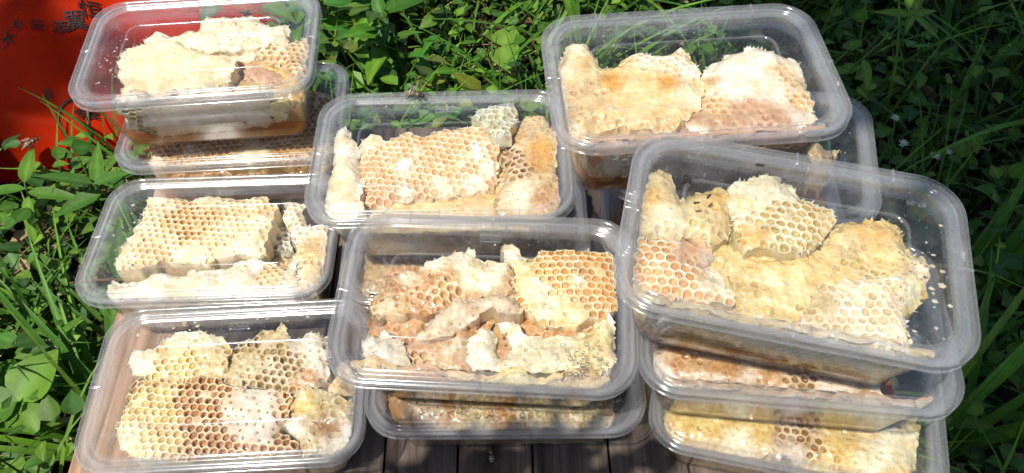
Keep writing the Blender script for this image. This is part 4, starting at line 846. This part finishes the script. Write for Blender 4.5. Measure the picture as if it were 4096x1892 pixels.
BAGTEXT = [('大', -.589, .771, .027, 12), ('今', -.580, .788, .020, 12), ('云', -.561, .794, .022, 12), ('添', -.540, .800, .024, 14), ('翼', -.524, .811, .034, 18), ('恒', -.510, .830, .034, 18),
           ('专', -.515, .711, .020, 8), ('卖', -.502, .713, .020, 8), ('品', -.551, .727, .016, 8)]
BAGRING = (-.512, .705, .027)
LN, OV = 'lance', 'ovate'
PLANTS = [
 ('broad_leaf_plant', 'upright broad leaves in the sun below the red bag, bee at the tip', 'plant', (-.535, .560, GZ), (-.508, .562, -.100),
  [(1, 97, 8, .055, .018, LN, 2, .2), (.9, 190, 10, .055, .015, LN, 0, .3), (.85, 350, 5, .070, .016, LN, 0, .4), (.8, 270, -40, .065, .017, LN, 2, .3), (.6, 230, 0, .06, .017, LN, 1, .4), (.5, 60, 20, .05, .015, LN, 2, .3)]),
 ('broad_leaf_plant', 'dark broad leaves close to the corner of the left middle box', 'plant', (-.43, .575, GZ), (-.425, .545, -.085),
  [(1, 165, 5, .075, .018, LN, 1, .3), (1, 20, 10, .05, .016, LN, 1, .3), (.9, 100, 20, .06, .017, LN, 0, .3), (.8, 200, -5, .065, .020, LN, 1, .5), (.7, 320, -10, .06, .018, LN, 3, .4), (.5, 250, -15, .05, .016, LN, 0, .4)]),
 ('broad_leaf_plant', 'two hanging lance leaves on a reddish creeping stem left of the middle box', 'plant', (-.53, .50, GZ), (-.375, .440, -.105),
  [(.95, 95, 25, .065, .017, LN, 1, .3), (.95, 262, -30, .085, .018, LN, 0, .3), (.6, 45, 25, .085, .018, LN, 0, .3), (.4, 140, 20, .07, .02, LN, 0, .4), (.2, 250, 0, .06, .02, LN, 2, .4), (.1, 170, 10, .07, .018, LN, 1, .4)], .0018, (0.22, 0.10, 0.05)),
 ('round_leaf_weed', 'pale round leaves near the lower left corner of the picture', 'plant', (-.47, .335, GZ), (-.455, .330, -.135),
  [(1, 60, 15, .06, .045, OV, 2, .3), (1, 200, 5, .045, .034, OV, 0, .3), (.9, 310, 0, .04, .03, OV, 2, .4), (.8, 120, 10, .05, .036, OV, 1, .3)]),
 ('round_leaf_weed', 'pair of round bright leaves behind the centre back box', 'plant', (.0, .81, GZ), (-.005, .790, -.13),
  [(1, 70, 10, .04, .036, OV, 4, .2), (1, 280, 0, .045, .038, OV, 4, .2), (.8, 0, 10, .035, .03, OV, 2, .3)]),
 ('lance_leaf_weed', 'tall weed with pointed leaves in the shade behind the white capped comb', 'plant', (.33, .93, GZ), (.345, .90, .0),
  [(1, 250, 20, .10, .035, LN, 2, .3), (.9, 20, 25, .08, .03, LN, 0, .3), (.7, 180, 10, .08, .028, LN, 1, .4), (.6, 320, 0, .07, .026, LN, 1, .4)]),
 ('lance_leaf_weed', 'dark pointed leaves in the deep shade at the right', 'plant', (.63, .62, GZ), (.62, .60, -.05),
  [(1, 250, -20, .09, .036, LN, 3, .4), (.9, 60, 20, .08, .03, LN, 1, .4), (.7, 150, 5, .07, .03, LN, 3, .4), (.6, 330, 0, .09, .03, LN, 1, .4)]),
 ('lance_leaf_weed', 'single large leaf drooping in the shade beside the skewed right box', 'plant', (.60, .52, GZ), (.575, .55, -.07),
  [(1, 265, -30, .10, .034, LN, 1, .4), (.8, 110, 20, .07, .026, LN, 3, .4)]),
 ('broad_leaf_plant', 'large dark green leaf among the small leaves behind the table', 'plant', (-.17, .90, GZ), (-.165, .85, -.12),
  [(1, 30, 5, .11, .042, OV, 1, .3), (1, 170, 10, .07, .025, LN, 2, .3), (.8, 280, -10, .07, .026, OV, 0, .4), (.7, 80, 20, .07, .024, LN, 2, .3)]),
 ('flowering_weed', 'sunlit weed with a whorl of leaves and a pink flower at the upper right', 'plant', (.36, .72, GZ), (.462, .742, -.06),
  [(1, 170, 5, .045, .013, LN, 4, .2), (1, 100, 30, .045, .013, LN, 4, .2), (1, 60, 30, .04, .012, LN, 4, .2), (1, 15, 5, .035, .010, LN, 4, .3), (1, 320, -15, .045, .012, LN, 2, .3), (1, 240, -5, .03, .010, LN, 4, .3), (.6, 280, -30, .045, .017, LN, 4, .2), (.5, 190, 5, .05, .014, LN, 2, .3)], .0016, (0.13, 0.22, 0.06)),
]
TUFTS = [
 ('arching grass tuft behind the centre back box', (.06, .76, GZ), 22, .16, .34, .005, .010, .03, None, 0, 360, 1.2, (.2, 1.0)),
 ('grass tuft between the two back stacks', (-.10, .72, GZ), 16, .12, .22, .004, .007, .03),
 ('long grass tuft at the top centre edge', (.12, .98, GZ), 26, .25, .45, .006, .011, .04, None, 0, 360, 1.1, (.4, 1.2)),
 ('bright grass tuft against the right edge of the skewed box', (.50, .47, GZ), 9, .22, .34, .008, .012, .012, None, 0, 60, 1.5, (.2, .8)),
 ('grass tuft with long blades at the lower right', (.40, .30, GZ), 8, .20, .36, .007, .011, .015, None, -10, 80, 1.4, (.1, .6)),
 ('dark grass tuft in the shade at the top right', (.62, .85, GZ), 24, .2, .4, .006, .012, .05, None, 0, 360, .9, (.3, 1.1)),
 ('dark grass tuft at the right edge of the picture', (.70, .70, GZ), 24, .2, .4, .006, .011, .05, None, 0, 360, .9, (.3, 1.1)),
 ('long grass blades left of the front left box', (-.40, .33, GZ), 12, .14, .26, .006, .010, .015, None, 90, 210, 1.1, (.3, 1.0)),
 ('long grass blades beside the corner of the front left box', (-.385, .40, GZ), 10, .12, .24, .005, .009, .015, None, 100, 230, 1.1, (.3, 1.1)),
 ('thin grass blades crossing in front of the red bag', (-.385, .600, GZ), 9, .16, .24, .004, .006, .006, None, 150, 200, .9, (.6, 1.0)),
 ('small grass tuft at the lower left edge', (-.50, .45, GZ), 12, .10, .2, .005, .008, .02),
]
SHRUBS = [
 ('leafy low shrub just behind the left stack', (-.20, .80, GZ), 190, .10, .14, .026, .052),
 ('leafy low shrub behind the gap between the left stack and the bee', (-.12, .70, GZ), 130, .09, .10, .024, .046),
 ('leafy low shrub at the top edge right of the left stack', (-.22, .98, GZ), 170, .12, .14, .03, .058),
 ('leafy low shrub in the shade beyond the back right stack', (.42, 1.0, GZ), 140, .14, .14, .026, .05),
]
FLOWERS = [
 ('pink_flower', 'small pink-white flower head on the sunlit weed', (.455, .745, -.07), [(.012, .012, .035, .013, 16, (.86, .62, .74))]),
 ('white_flower', 'cluster of small white flowers beside the back right stack', (.43, .57, GZ), [(.0, .03, .10, .007, 14, (.5, .56, .45)), (.035, .02, .09, .007, 14, (.5, .55, .45)), (-.01, .05, .12, .006, 12, (.4, .5, .35)), (.055, .03, .085, .006, 12, (.5, .5, .45))]),
 ('white_flower', 'tiny white flower at the bottom right corner', (.455, .255, GZ), [(.0, .0, .05, .010, 14, (.74, .74, .78)), (-.03, -.01, .045, .008, 12, (.6, .7, .5))]),
]
STICK = ((-.30, .975, -.13), (-.215, .990, -.12))
def on_lid(k, x, y, yaw): return box_matrix(k) @ Matrix.Translation((x, y, .0648)) @ Matrix.Rotation(R(yaw), 4, 'Z')
BLK = dict(dark=(.006, .004, .003), thor=(.008, .005, .004), stripe=(.01, .008, .006), wings=False, cat='insect', group='tiny insects on the lids')
def ant(label, M, s): return (('tiny_insect', label, M, s), BLK)
BEES = [
 (('honey_bee', 'dark striped bee on the rear rim of the centre back box', box_matrix('D') @ Matrix.Translation((-.021, LB - .0065, .0668)) @ Matrix.Rotation(R(-22), 4, 'Z'), 1.3), {}),
 (('honey_bee', 'bee crouching on the bare planks at the front edge of the centre pair of boxes', Matrix.Translation((-.0185, .214, .0)) @ Matrix.Rotation(R(95), 4, 'Z'), .95), dict(wings=False, stripe=(.5, .46, .32))),
 (('honey_bee', 'brown bee sitting on the leaf tip below the red bag', Matrix.Translation((-.512, .612, -.094)) @ Matrix.Rotation(R(25), 4, 'Z') @ Matrix.Rotation(R(-12), 4, 'Y'), 1.5), dict(thor=(.10, .045, .025), dark=(.05, .025, .015), stripe=(.35, .22, .10))),
 ant('largest black insect near the back left corner of the skewed right box', on_lid('G', -.058, .026, -50), .55),
 ant('tiny black speck of an insect left of the lid panel on the skewed right box', on_lid('G', -.052, .012, 20), .30),
 ant('tiny black insect on the panel edge of the skewed right box', on_lid('G', -.046, .018, 60), .32),
 ant('small black insect at the rear rim of the skewed right box', on_lid('G', -.020, .046, 10), .40),
 ant('small black insect over the white torn comb of the centre front box', on_lid('J', .006, -.020, 70), .42),
 ant('tiny black insect on the left panel of the centre front box', on_lid('J', -.068, -.002, 30), .28),
]
# crown lobes, each hung along the sun's direction above the ground it shades: (ground x, ground y, ground z, height above, rx, ry, rz, share of leaves)
SHADED = [(1.02, .58, -.2, 2.0, .66, .72, .30, 4.0), (.72, 1.15, -.2, 2.0, .52, .42, .30, 2.6), (.68, .05, -.2, 2.0, .34, .35, .25, 1.4),
          (.50, .76, -.2, 2.0, .18, .22, .2, .9), (.53, .42, -.2, 2.0, .10, .16, .2, .5)]
SHADED_LEFT = [(-.62, .80, -.12, 4.5, .18, .12, .10, .09), (-.70, 1.05, -.1, 4.5, .25, .20, .12, .30)]
SHADED_FRONT = [(.0, .197, .0, .9, .10, .022, .03, .07)]
# gaps cut in the added crowns so the sun reaches chosen plants
SUNFLECKS = [(.46, .76, -.06, .065), (.50, .50, -.10, .04), (.42, .33, -.10, .04), (.45, .60, -.12, .035), (.36, .89, -.03, .05), (.40, .70, -.12, .03), (.62, .95, -.15, .025)]
def lobe(x, y, z, h, rx, ry, rz, d): return (x + TO_SUN.x / TO_SUN.z * h, y + TO_SUN.y / TO_SUN.z * h, z + h, rx, ry, rz, d)
TREES = [('broadleaf tree whose crown shades the grass right of the table', (1.7, -1.3), [lobe(*q) for q in SHADED], 2600, 5, .05, .09),  # unseen trees, added and placed for the shade they cast
         ('broadleaf tree whose branches dapple the red bag', (-2.6, 1.4), [lobe(*q) for q in SHADED_LEFT], 2600, 6, .05, .09),
         ('slender sapling whose twig shades the front planks', (.75, -.75), [lobe(*q) for q in SHADED_FRONT], 2600, 9, .022, .04)]  # added twig keeps the sun off the front planks

# ================================================================== red bag
def bag_h(x, y):
    """height of the crumpled bag above the ground at x, y (bag centre -0.66, 0.98)"""
    dx, dy = (x + 0.66) / 0.40, (y - 1.18) / 0.52
    d = abs(dx) ** 2.6 + abs(dy) ** 2.6
    h = 0.16 * max(0.0, 1 - d) ** 0.8
    t = x * 0.5 + y
    rid = 0.055 * abs(noise.noise((t * 7 + 1.5, x * 2.2, 0.4))) + 0.035 * abs(noise.noise((t * 15, x * 6, 3.1))) + 0.012 * fbm(x * 7, y * 9, 2.0)
    for a, fq, ph in ((0.75, 16.0, 0.6), (-0.35, 11.0, 2.1)):      # creases running down the film
        rid += 0.016 * (1 - abs(math.sin(fq * (y * math.cos(a) + x * math.sin(a)) + ph + 2.2 * noise.noise((x * 4, y * 4, fq))))) ** 3
    return h + rid * min(1.0, h / 0.03)
mb = MB(); nx, ny = 150, 150
bx0, bx1, by0, by1 = -1.07, -0.25, 0.65, 1.71
RED = (0.54, 0.026, 0.003)
vid = {}
for j in range(ny + 1):
    for i in range(nx + 1):
        x = bx0 + (bx1 - bx0) * i / nx; y = by0 + (by1 - by0) * j / ny
        dx, dy = (x + 0.66) / 0.40, (y - 1.18) / 0.52
        if abs(dx) ** 2.6 + abs(dy) ** 2.6 < 1.0:
            vid[i, j] = (mb.vert((x, y, GZ + 0.012 + bag_h(x, y)), (*RED, 0)), mb.vert((x, y, GZ + 0.004), (*RED, 0)))
eset = {}
for j in range(ny):
    for i in range(nx):
        q = [(i, j), (i + 1, j), (i + 1, j + 1), (i, j + 1)]
        if all(k in vid for k in q):
            mb.face([vid[k][0] for k in q]); mb.face([vid[k][1] for k in q][::-1])
            for a, b in zip(q, q[1:] + q[:1]):
                eset[(a, b)] = True
for a, b in list(eset):
    if (b, a) not in eset: mb.face((vid[a][0], vid[a][1], vid[b][1], vid[b][0]))
bag = mb.build('plastic_bag', M_BAG)
tag(bag, 'crumpled red plastic bag with black characters lying on the grass', 'bag')
def bag_text(body, x, y, size, ang, nm='printed_character'):
    t = text_mesh('t', body, size * .74, M_INK, 0, 'CENTER', 0.0002)
    mb = MB(); M = Matrix.Translation((x, y, 0)) @ Matrix.Rotation(R(ang), 4, 'Z')
    vs_ = [M @ v.co for v in t.vertices]
    mb.add([(v.x, v.y, GZ + 0.0145 + bag_h(v.x, v.y)) for v in vs_], [tuple(p.vertices) for p in t.polygons], (0.02, 0.006, 0.005, 0))
    bpy.data.meshes.remove(t)
    return mb.build(nm, M_INK, bag, smooth=False)
for body, x, y, size, ang in BAGTEXT: bag_text(body, x, y, size, ang)
# ring printed round the lower emblem
mb = MB(); cx, cyy, rr = BAGRING
for k in range(40):
    q = []
    for t, rad in ((k, rr), (k + 1, rr), (k + 1, rr * .90), (k, rr * .90)):
        a = R(70 + 250 * t / 40); x, y = cx + rad * math.cos(a), cyy + rad * math.sin(a)
        q.append(mb.vert((x, y, GZ + 0.0145 + bag_h(x, y)), (0.02, 0.006, 0.005, 0)))
    mb.face(q)
mb.build('printed_ring', M_INK, bag, smooth=False)
# blue scrap beside it
mb = MB()
for j in range(9):
    for i in range(9):
        x, y = i / 8 - .5, j / 8 - .5
        mb.vert((x * .10, y * .14, .010 + .018 * (1 - 4 * x * x) * (1 - 4 * y * y) + .006 * fbm(x * 5, y * 5, 4)), (0.02, 0.06, 0.42, 0))
for j in range(8):
    for i in range(8):
        a = j * 9 + i; mb.face((a, a + 1, a + 10, a + 9))
b0 = len(mb.v)
edge = [i for i in range(9)] + [8 + 9 * j for j in range(1, 9)] + [72 + i for i in range(7, -1, -1)] + [9 * j for j in range(7, 0, -1)]
low = [mb.vert((mb.v[i][0], mb.v[i][1], 0.001), (0.02, 0.06, 0.42, 0)) for i in edge]
for k in range(len(edge)):
    w = (k + 1) % len(edge); mb.face((edge[k], low[k], low[w], edge[w]))
o = mb.build('blue_packet', M_BAG); o.location = (-0.655, 0.655, GZ + .06); o.rotation_euler = (0.1, 0.1, R(20))
tag(o, 'small piece of blue plastic film at the left edge below the red bag', 'plastic film')

# ================================================================== plants
GREENS = [(0.068, 0.165, 0.016), (0.046, 0.125, 0.015), (0.098, 0.200, 0.020), (0.036, 0.100, 0.018), (0.120, 0.220, 0.026)]
def leaf(mb, M, L, W, c, n=6, droop=0.25, fold=0.18, kind='lance', wave=0.0, ribs=False):
    prev = None
    for i in range(n + 1):
        t = i / n
        if kind == 'lance': w = (math.sin(math.pi * min(1, t * 1.02) ** 0.72)) ** 0.9 * (1 - 0.25 * t)
        elif kind == 'ovate': w = math.sin(math.pi * t ** 0.62) * (1.05 - .1 * t)
        else: w = min(1, 6 * t + .55) * (1 - t ** 2.2)
        w = max(w, 0.03) * W * .5
        y = L * t * (1 - .12 * droop * t); z = -droop * L * t * t * .5 + wave * L * math.sin(t * 9)
        cc = c; edge = tuple(q * 1.08 for q in c); mid = tuple(q * 1.25 + .01 for q in c)
        row = [mb.vert(M @ Vector((-w, y, z + fold * w)), (*edge, 0)), mb.vert(M @ Vector((-w * .5, y, z + fold * w * .42)), (*cc, 0)), mb.vert(M @ Vector((0, y, z)), (*mid, 0)),
               mb.vert(M @ Vector((w * .5, y, z + fold * w * .42)), (*cc, 0)), mb.vert(M @ Vector((w, y, z + fold * w)), (*edge, 0))]
        if prev:
            for k in range(4): mb.face((prev[k], prev[k + 1], row[k + 1], row[k]))
        prev = row

def orient(loc, yaw, pitch, roll=0.0):
    return Matrix.Translation(loc) @ Matrix.Rotation(yaw, 4, 'Z') @ Matrix.Rotation(pitch, 4, 'X') @ Matrix.Rotation(roll, 4, 'Y')

def blade(mb, loc, yaw, L, W, c, lean, curve, n=6):
    d = Vector((math.cos(yaw), math.sin(yaw), 0)); s = Vector((-d.y, d.x, 0)); prev = None
    p = Vector(loc); a = lean
    for i in range(n + 1):
        t = i / n; w = W * .5 * (1 - t ** 1.8) + .0002
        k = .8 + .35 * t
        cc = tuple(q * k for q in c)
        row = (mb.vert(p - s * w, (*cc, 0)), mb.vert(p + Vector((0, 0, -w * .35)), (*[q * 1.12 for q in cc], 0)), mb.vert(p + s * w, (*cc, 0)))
        if prev: mb.face((prev[0], prev[1], row[1], row[0])); mb.face((prev[1], prev[2], row[2], row[1]))
        prev = row
        p = p + (d * math.sin(a) + Vector((0, 0, 1)) * math.cos(a)) * (L / n); a += curve / n

def free(x, y, m=0.01): return not (TX0 - m < x < TX1 + m and TY0 - m < y < TY1 + m)
def in_bag(x, y): return abs((x + 0.66) / 0.41) ** 2.6 + abs((y - 1.18) / 0.53) ** 2.6 < 1.0
def region(r, m=0.012):
    wide = r.random() < .3
    while True:
        x = r.uniform(-1.4, 1.4); y = r.uniform(-.5, 1.7)
        seen = .02 < y < 1.4 and abs(x) < 0.45 + 0.55 * max(y, 0.1)
        if seen == wide: continue
        if free(x, y, m) and not in_bag(x, y): return x, y

r = random.Random(11)
mb = MB()
for _ in range(10500):
    x, y = region(r); z = GZ + 0.006 + 0.10 * r.random() ** 1.5
    c = r.choice(GREENS); k = r.uniform(.6, 1.25); c = tuple(q * k for q in c)
    L = r.uniform(.010, .030)
    leaf(mb, orient((x, y, z), r.uniform(0, 6.28), r.uniform(-.4, .7), r.uniform(-.5, .5)), L, L * r.uniform(.45, .8), c, n=3 if L < .016 else 6, kind='ovate', droop=r.uniform(0, .6))
tag(mb.build('ground_cover', M_LEAF), 'low carpet of small green leaves covering the ground round the table', 'ground cover', kind='stuff')
mb = MB()
for _ in range(4200):
    x, y = region(r)
    if x < -.3 and r.random() < .4: continue
    c = r.choice(GREENS); k = r.uniform(.6, 1.15); c = tuple(q * k for q in c)
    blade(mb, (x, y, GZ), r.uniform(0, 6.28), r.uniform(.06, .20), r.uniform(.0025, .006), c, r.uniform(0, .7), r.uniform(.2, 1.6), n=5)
tag(mb.build('grass', M_LEAF), 'thin green grass blades growing through the ground cover', 'grass', kind='stuff')
mb = MB()
for _ in range(3200):
    x, y = region(r)
    if x > .3 and r.random() < .6: continue
    c = r.choice([(0.30, 0.20, 0.11), (0.22, 0.13, 0.07), (0.40, 0.30, 0.18), (0.14, 0.08, 0.045)])
    z = GZ + 0.004 + .02 * r.random()
    if r.random() < .6:
        L = r.uniform(.012, .04)
        leaf(mb, orient((x, y, z), r.uniform(0, 6.28), r.uniform(-.3, .5), r.uniform(-.6, .6)), L, L * r.uniform(.2, .6), c, n=3, droop=r.uniform(-.8, .8))
    else: blade(mb, (x, y, z), r.uniform(0, 6.28), r.uniform(.03, .12), .0022, c, r.uniform(1.1, 1.6), r.uniform(-.2, .4), n=3)
tag(mb.build('leaf_litter', M_LITTER), 'brown dead leaves and straw lying on the soil', 'leaf litter', kind='stuff')

def stem_to(mb, p0, p1, r0, r1, c, sag=0.0, n=6):
    p0, p1 = Vector(p0), Vector(p1); pts = []
    for i in range(n + 1):
        t = i / n; q = p0.lerp(p1, t); q.z += sag * math.sin(math.pi * t); pts.append(q)
    tube(mb, pts, [r0 + (r1 - r0) * i / n for i in range(n + 1)], 5, (*c, 0))
    return pts

def plant(name, label, cat, base, tip, leaves, stem_r=.0014, sc=(0.16, 0.20, 0.05), sag=.01, group=None):
    """leaves: (t along stem, yaw deg, pitch deg, length, width, kind, colour index, droop)"""
    root = empty(name, base); b = Vector(base)
    mbs = MB(); pts = stem_to(mbs, (0, 0, 0), Vector(tip) - b, stem_r * 1.3, stem_r * .7, sc, sag, 8)
    mbs.build('stem', M_LEAF, root)
    for (t, yaw, pit, L, W, kind, ci, dr) in leaves:
        mbl = MB(); k = rnd.uniform(.9, 1.15)
        f = t * 8; i = min(7, int(f)); p = pts[i].lerp(pts[i + 1], f - i)
        leaf(mbl, orient(p, R(yaw - 90), R(pit), rnd.uniform(-.25, .25)), L, W, tuple(q * k for q in GREENS[ci]), n=9, kind=kind, droop=dr, fold=.25)
        mbl.build('leaf', M_LEAF, root)
    tag(root, label, cat, group)
    return root
for args in PLANTS: plant(*args)

def tuft(label, loc, n_, L0, L1, W0, W1, spread, group=None, yaw0=0, yaw1=360, bright=1.0, lean=(0.1, .8)):
    root = empty('grass_tuft', loc)
    for _ in range(n_):
        mbl = MB(); c = tuple(q * rnd.uniform(.85, 1.2) * bright for q in rnd.choice(GREENS[:3]))
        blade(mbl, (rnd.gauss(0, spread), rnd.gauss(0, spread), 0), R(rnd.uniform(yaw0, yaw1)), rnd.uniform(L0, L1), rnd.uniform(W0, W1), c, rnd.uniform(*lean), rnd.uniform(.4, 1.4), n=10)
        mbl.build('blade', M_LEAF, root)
    tag(root, label, 'grass', group)
for args in TUFTS: tuft(*args)

# leafy little shrubs behind the table
def shrub(label, loc, n_, rad, h, L0, L1):
    root = empty('low_shrub', loc); mbs = MB(); mbl = MB(); tw = []
    for _ in range(9):
        a = rnd.uniform(0, 6.28); e = Vector((rad * .8 * math.cos(a) * rnd.random(), rad * .8 * math.sin(a) * rnd.random(), h * rnd.uniform(.6, 1)))
        tw.append(stem_to(mbs, (0, 0, 0), e, .0022, .0008, (0.10, 0.09, 0.04), .01, 5))
    for _ in range(n_):
        p = rnd.choice(rnd.choice(tw)[1:]) + Vector((rnd.gauss(0, rad * .4), rnd.gauss(0, rad * .4), rnd.gauss(.01, h * .16)))
        L = rnd.uniform(L0, L1); c = tuple(q * rnd.uniform(.7, 1.3) for q in rnd.choice(GREENS))
        leaf(mbl, orient(p, rnd.uniform(0, 6.28), rnd.uniform(-.3, .8), rnd.uniform(-.4, .4)), L, L * rnd.uniform(.42, .6), c, n=4, kind='ovate', droop=rnd.uniform(.1, .7), fold=.3)
    mbs.build('stem', M_BARK, root); tag(mbl.build('foliage', M_LEAF, root), kind='stuff')
    tag(root, label, 'shrub')
for args in SHRUBS: shrub(*args)

def flower(mb, mc, p, rad, npet, col, up_=Vector((0, 0, 1))):
    for k in range(npet):
        a = 2 * math.pi * k / npet + rnd.uniform(-.1, .1)
        leaf(mb, orient(p, a, R(rnd.uniform(15, 45))), rad, rad * .35, col, n=3, kind='ovate', droop=.3)
    K = 8; b = [mc.vert((p[0] + rad * .3 * math.cos(2 * math.pi * k / K), p[1] + rad * .3 * math.sin(2 * math.pi * k / K), p[2]), (.55, .5, .1, 0)) for k in range(K)]
    t = mc.vert((p[0], p[1], p[2] + rad * .25), (.6, .55, .12, 0))
    for k in range(K): mc.face((b[k], b[(k + 1) % K], t))
for name, label, base, heads in FLOWERS:
    root = empty(name, base)
    for (hx, hy, hz, rad, npet, col) in heads:
        ms, mp, mc = MB(), MB(), MB()
        stem_to(ms, (rnd.uniform(-.004, .004), rnd.uniform(-.004, .004), 0), (hx, hy, hz), .0011, .0007, (0.10, 0.17, 0.05), .0)
        flower(mp, mc, (hx, hy, hz), rad, npet, col)
        ms.build('stem', M_LEAF, root); h = mp.build('petals', M_PETAL, root); mc.build('flower_centre', M_PETAL, h)
    tag(root, label, 'flower')

# brown stick
mb = MB(); p0, p1 = STICK
pts = [Vector(p0).lerp(Vector(p1), t / 6) + Vector((0, 0, .004 * math.sin(t))) for t in range(7)]
tube(mb, pts, [.009, .0085, .009, .008, .0085, .008, .0075], 9, (0.34, 0.20, 0.11, 0))
tag(mb.build('stick', M_BARK), 'short brown stick lying in the leaves behind the left stack', 'stick')

# ================================================================== bees and small insects
def bee(name, label, M, s=1.0, dark=(0.02, 0.014, 0.010), thor=(0.09, 0.055, 0.03), stripe=(0.62, 0.52, 0.34), wings=True, cat='bee', group=None):
    root = empty(name); root.matrix_world = M @ Matrix.Scale(s, 4)
    mb = MB(); prof = []   # body along +x is the head end
    sec = [(-.0068, .0003), (-.0064, .0011), (-.0054, .0018), (-.0040, .0022), (-.0024, .0021), (-.0012, .0013), (-.0007, .0009), (-.0002, .0014), (.0010, .0020), (.0022, .0020), (.0031, .0012), (.0034, .0007), (.0038, .0011), (.0046, .0014), (.0054, .0010), (.0057, .0003)]
    K = 12; prev = None; prevc = None
    fine = []
    for i in range(len(sec) - 1):
        for q in range(4):
            t = q / 4; fine.append((sec[i][0] * (1 - t) + sec[i + 1][0] * t, sec[i][1] * (1 - t) + sec[i + 1][1] * t))
    fine.append(sec[-1])
    for x, rad in fine:
        if x < -.001: c = stripe if (int((x + .0068) / .00072) % 2 == 1 and math.fmod(x + .0068, .00072) < .00040) else dark
        elif x < .0033: c = thor
        else: c = dark
        row = [mb.vert((x, rad * math.cos(2 * math.pi * k / K), .0024 + rad * .88 * math.sin(2 * math.pi * k / K) - (.0006 if x < -.004 else 0)), (*c, 0)) for k in range(K)]
        if prev:
            for k in range(K): mb.face((prev[k], prev[(k + 1) % K], row[(k + 1) % K], row[k]))
        prev = row
    mb.build('body', M_INSECT, root)
    for sgn in (-1, 1):
        for (x0, x1) in ((.0024, .0050), (.0012, .0014), (.0002, -.0040)):
            ml = MB(); tube(ml, [(x0, sgn * .0012, .0018), ((x0 + x1) / 2, sgn * .0030, .0026), (x1, sgn * .0042, .0002)], [.00028, .00024, .00014], 5, (*dark, 0)); ml.build('leg', M_INSECT, root)
        ml = MB(); tube(ml, [(.0054, sgn * .0005, .0028), (.0066, sgn * .0012, .0034), (.0080, sgn * .0018, .0028)], .00013, 4, (*dark, 0)); ml.build('antenna', M_INSECT, root)
        if wings:
            mw = MB(); leaf(mw, Matrix.Translation((.0006, sgn * .0014, .0042)) @ Matrix.Rotation(R(90 + sgn * -22 if sgn > 0 else 90 + 22), 4, 'Z'), .0088, .0030, (1, 1, 1), n=6, kind='ovate', droop=.1, fold=.05)
            mw.build('wing', M_WING, root)
    tag(root, label, cat, group)
for args, kw in BEES: bee(*args, **kw)

# ================================================================== trees added out of frame, crowns shaped to cast shade
def added_shade_tree(label, trunk_xy, crown, nleaf, seed, L0, L1, holes=0.0):
    r = random.Random(seed)
    root = empty('added_shade_tree', (trunk_xy[0], trunk_xy[1], GZ))
    mt = MB(); b = Vector((trunk_xy[0], trunk_xy[1], GZ)); tk = 1.0 if L0 > .04 else .25
    z1 = crown[0][2]
    tube(mt, [(0, 0, 0), (.02, .03, .9), (-.03, -.02, z1 - GZ - .1), (-.05, -.05, z1 - GZ + .5)], [q * tk for q in (.09, .07, .055, .03)], 9, (0.12, 0.09, 0.06, 0))
    mt.build('trunk', M_BARK, root)
    ml = MB(); mc = MB()
    for (cx, cyy, cz, rx, ry, rz, dens) in crown:
        c0 = Vector((cx, cyy, cz)) - b
        tube(mt if False else ml, [(-.04, -.04, z1 - GZ), (c0 + Vector((-.05, -.05, z1 - GZ))) * .5, c0], [q * tk for q in (.014, .010, .004)], 6, (0.12, 0.09, 0.06, 0))
        for _ in range(int(nleaf * dens)):
            while True:
                q = Vector((r.uniform(-1, 1), r.uniform(-1, 1), r.uniform(-1, 1)))
                if q.length < 1: break
            p = c0 + Vector((q.x * rx, q.y * ry, q.z * rz))
            w = b + p
            if any(math.hypot(w.x - TO_SUN.x / TO_SUN.z * (w.z - fz) - fx, w.y - TO_SUN.y / TO_SUN.z * (w.z - fz) - fy) < fr for fx, fy, fz, fr in SUNFLECKS): continue
            if fbm(p.x * 5 + seed, p.y * 5, p.z * 2) < -0.12 + holes: continue
            L = r.uniform(L0, L1)
            leaf(mc, orient(p, r.uniform(0, 6.28), r.uniform(-.8, .8), r.uniform(-.6, .6)), L, L * .5, tuple(k * r.uniform(.6, 1.1) for k in GREENS[r.randrange(4)]), n=2, kind='ovate')
    ml.build('limb', M_BARK, root); tag(mc.build('crown', M_LEAF, root), kind='stuff')
    tag(root, label, 'tree')
for args in TREES: added_shade_tree(*args)
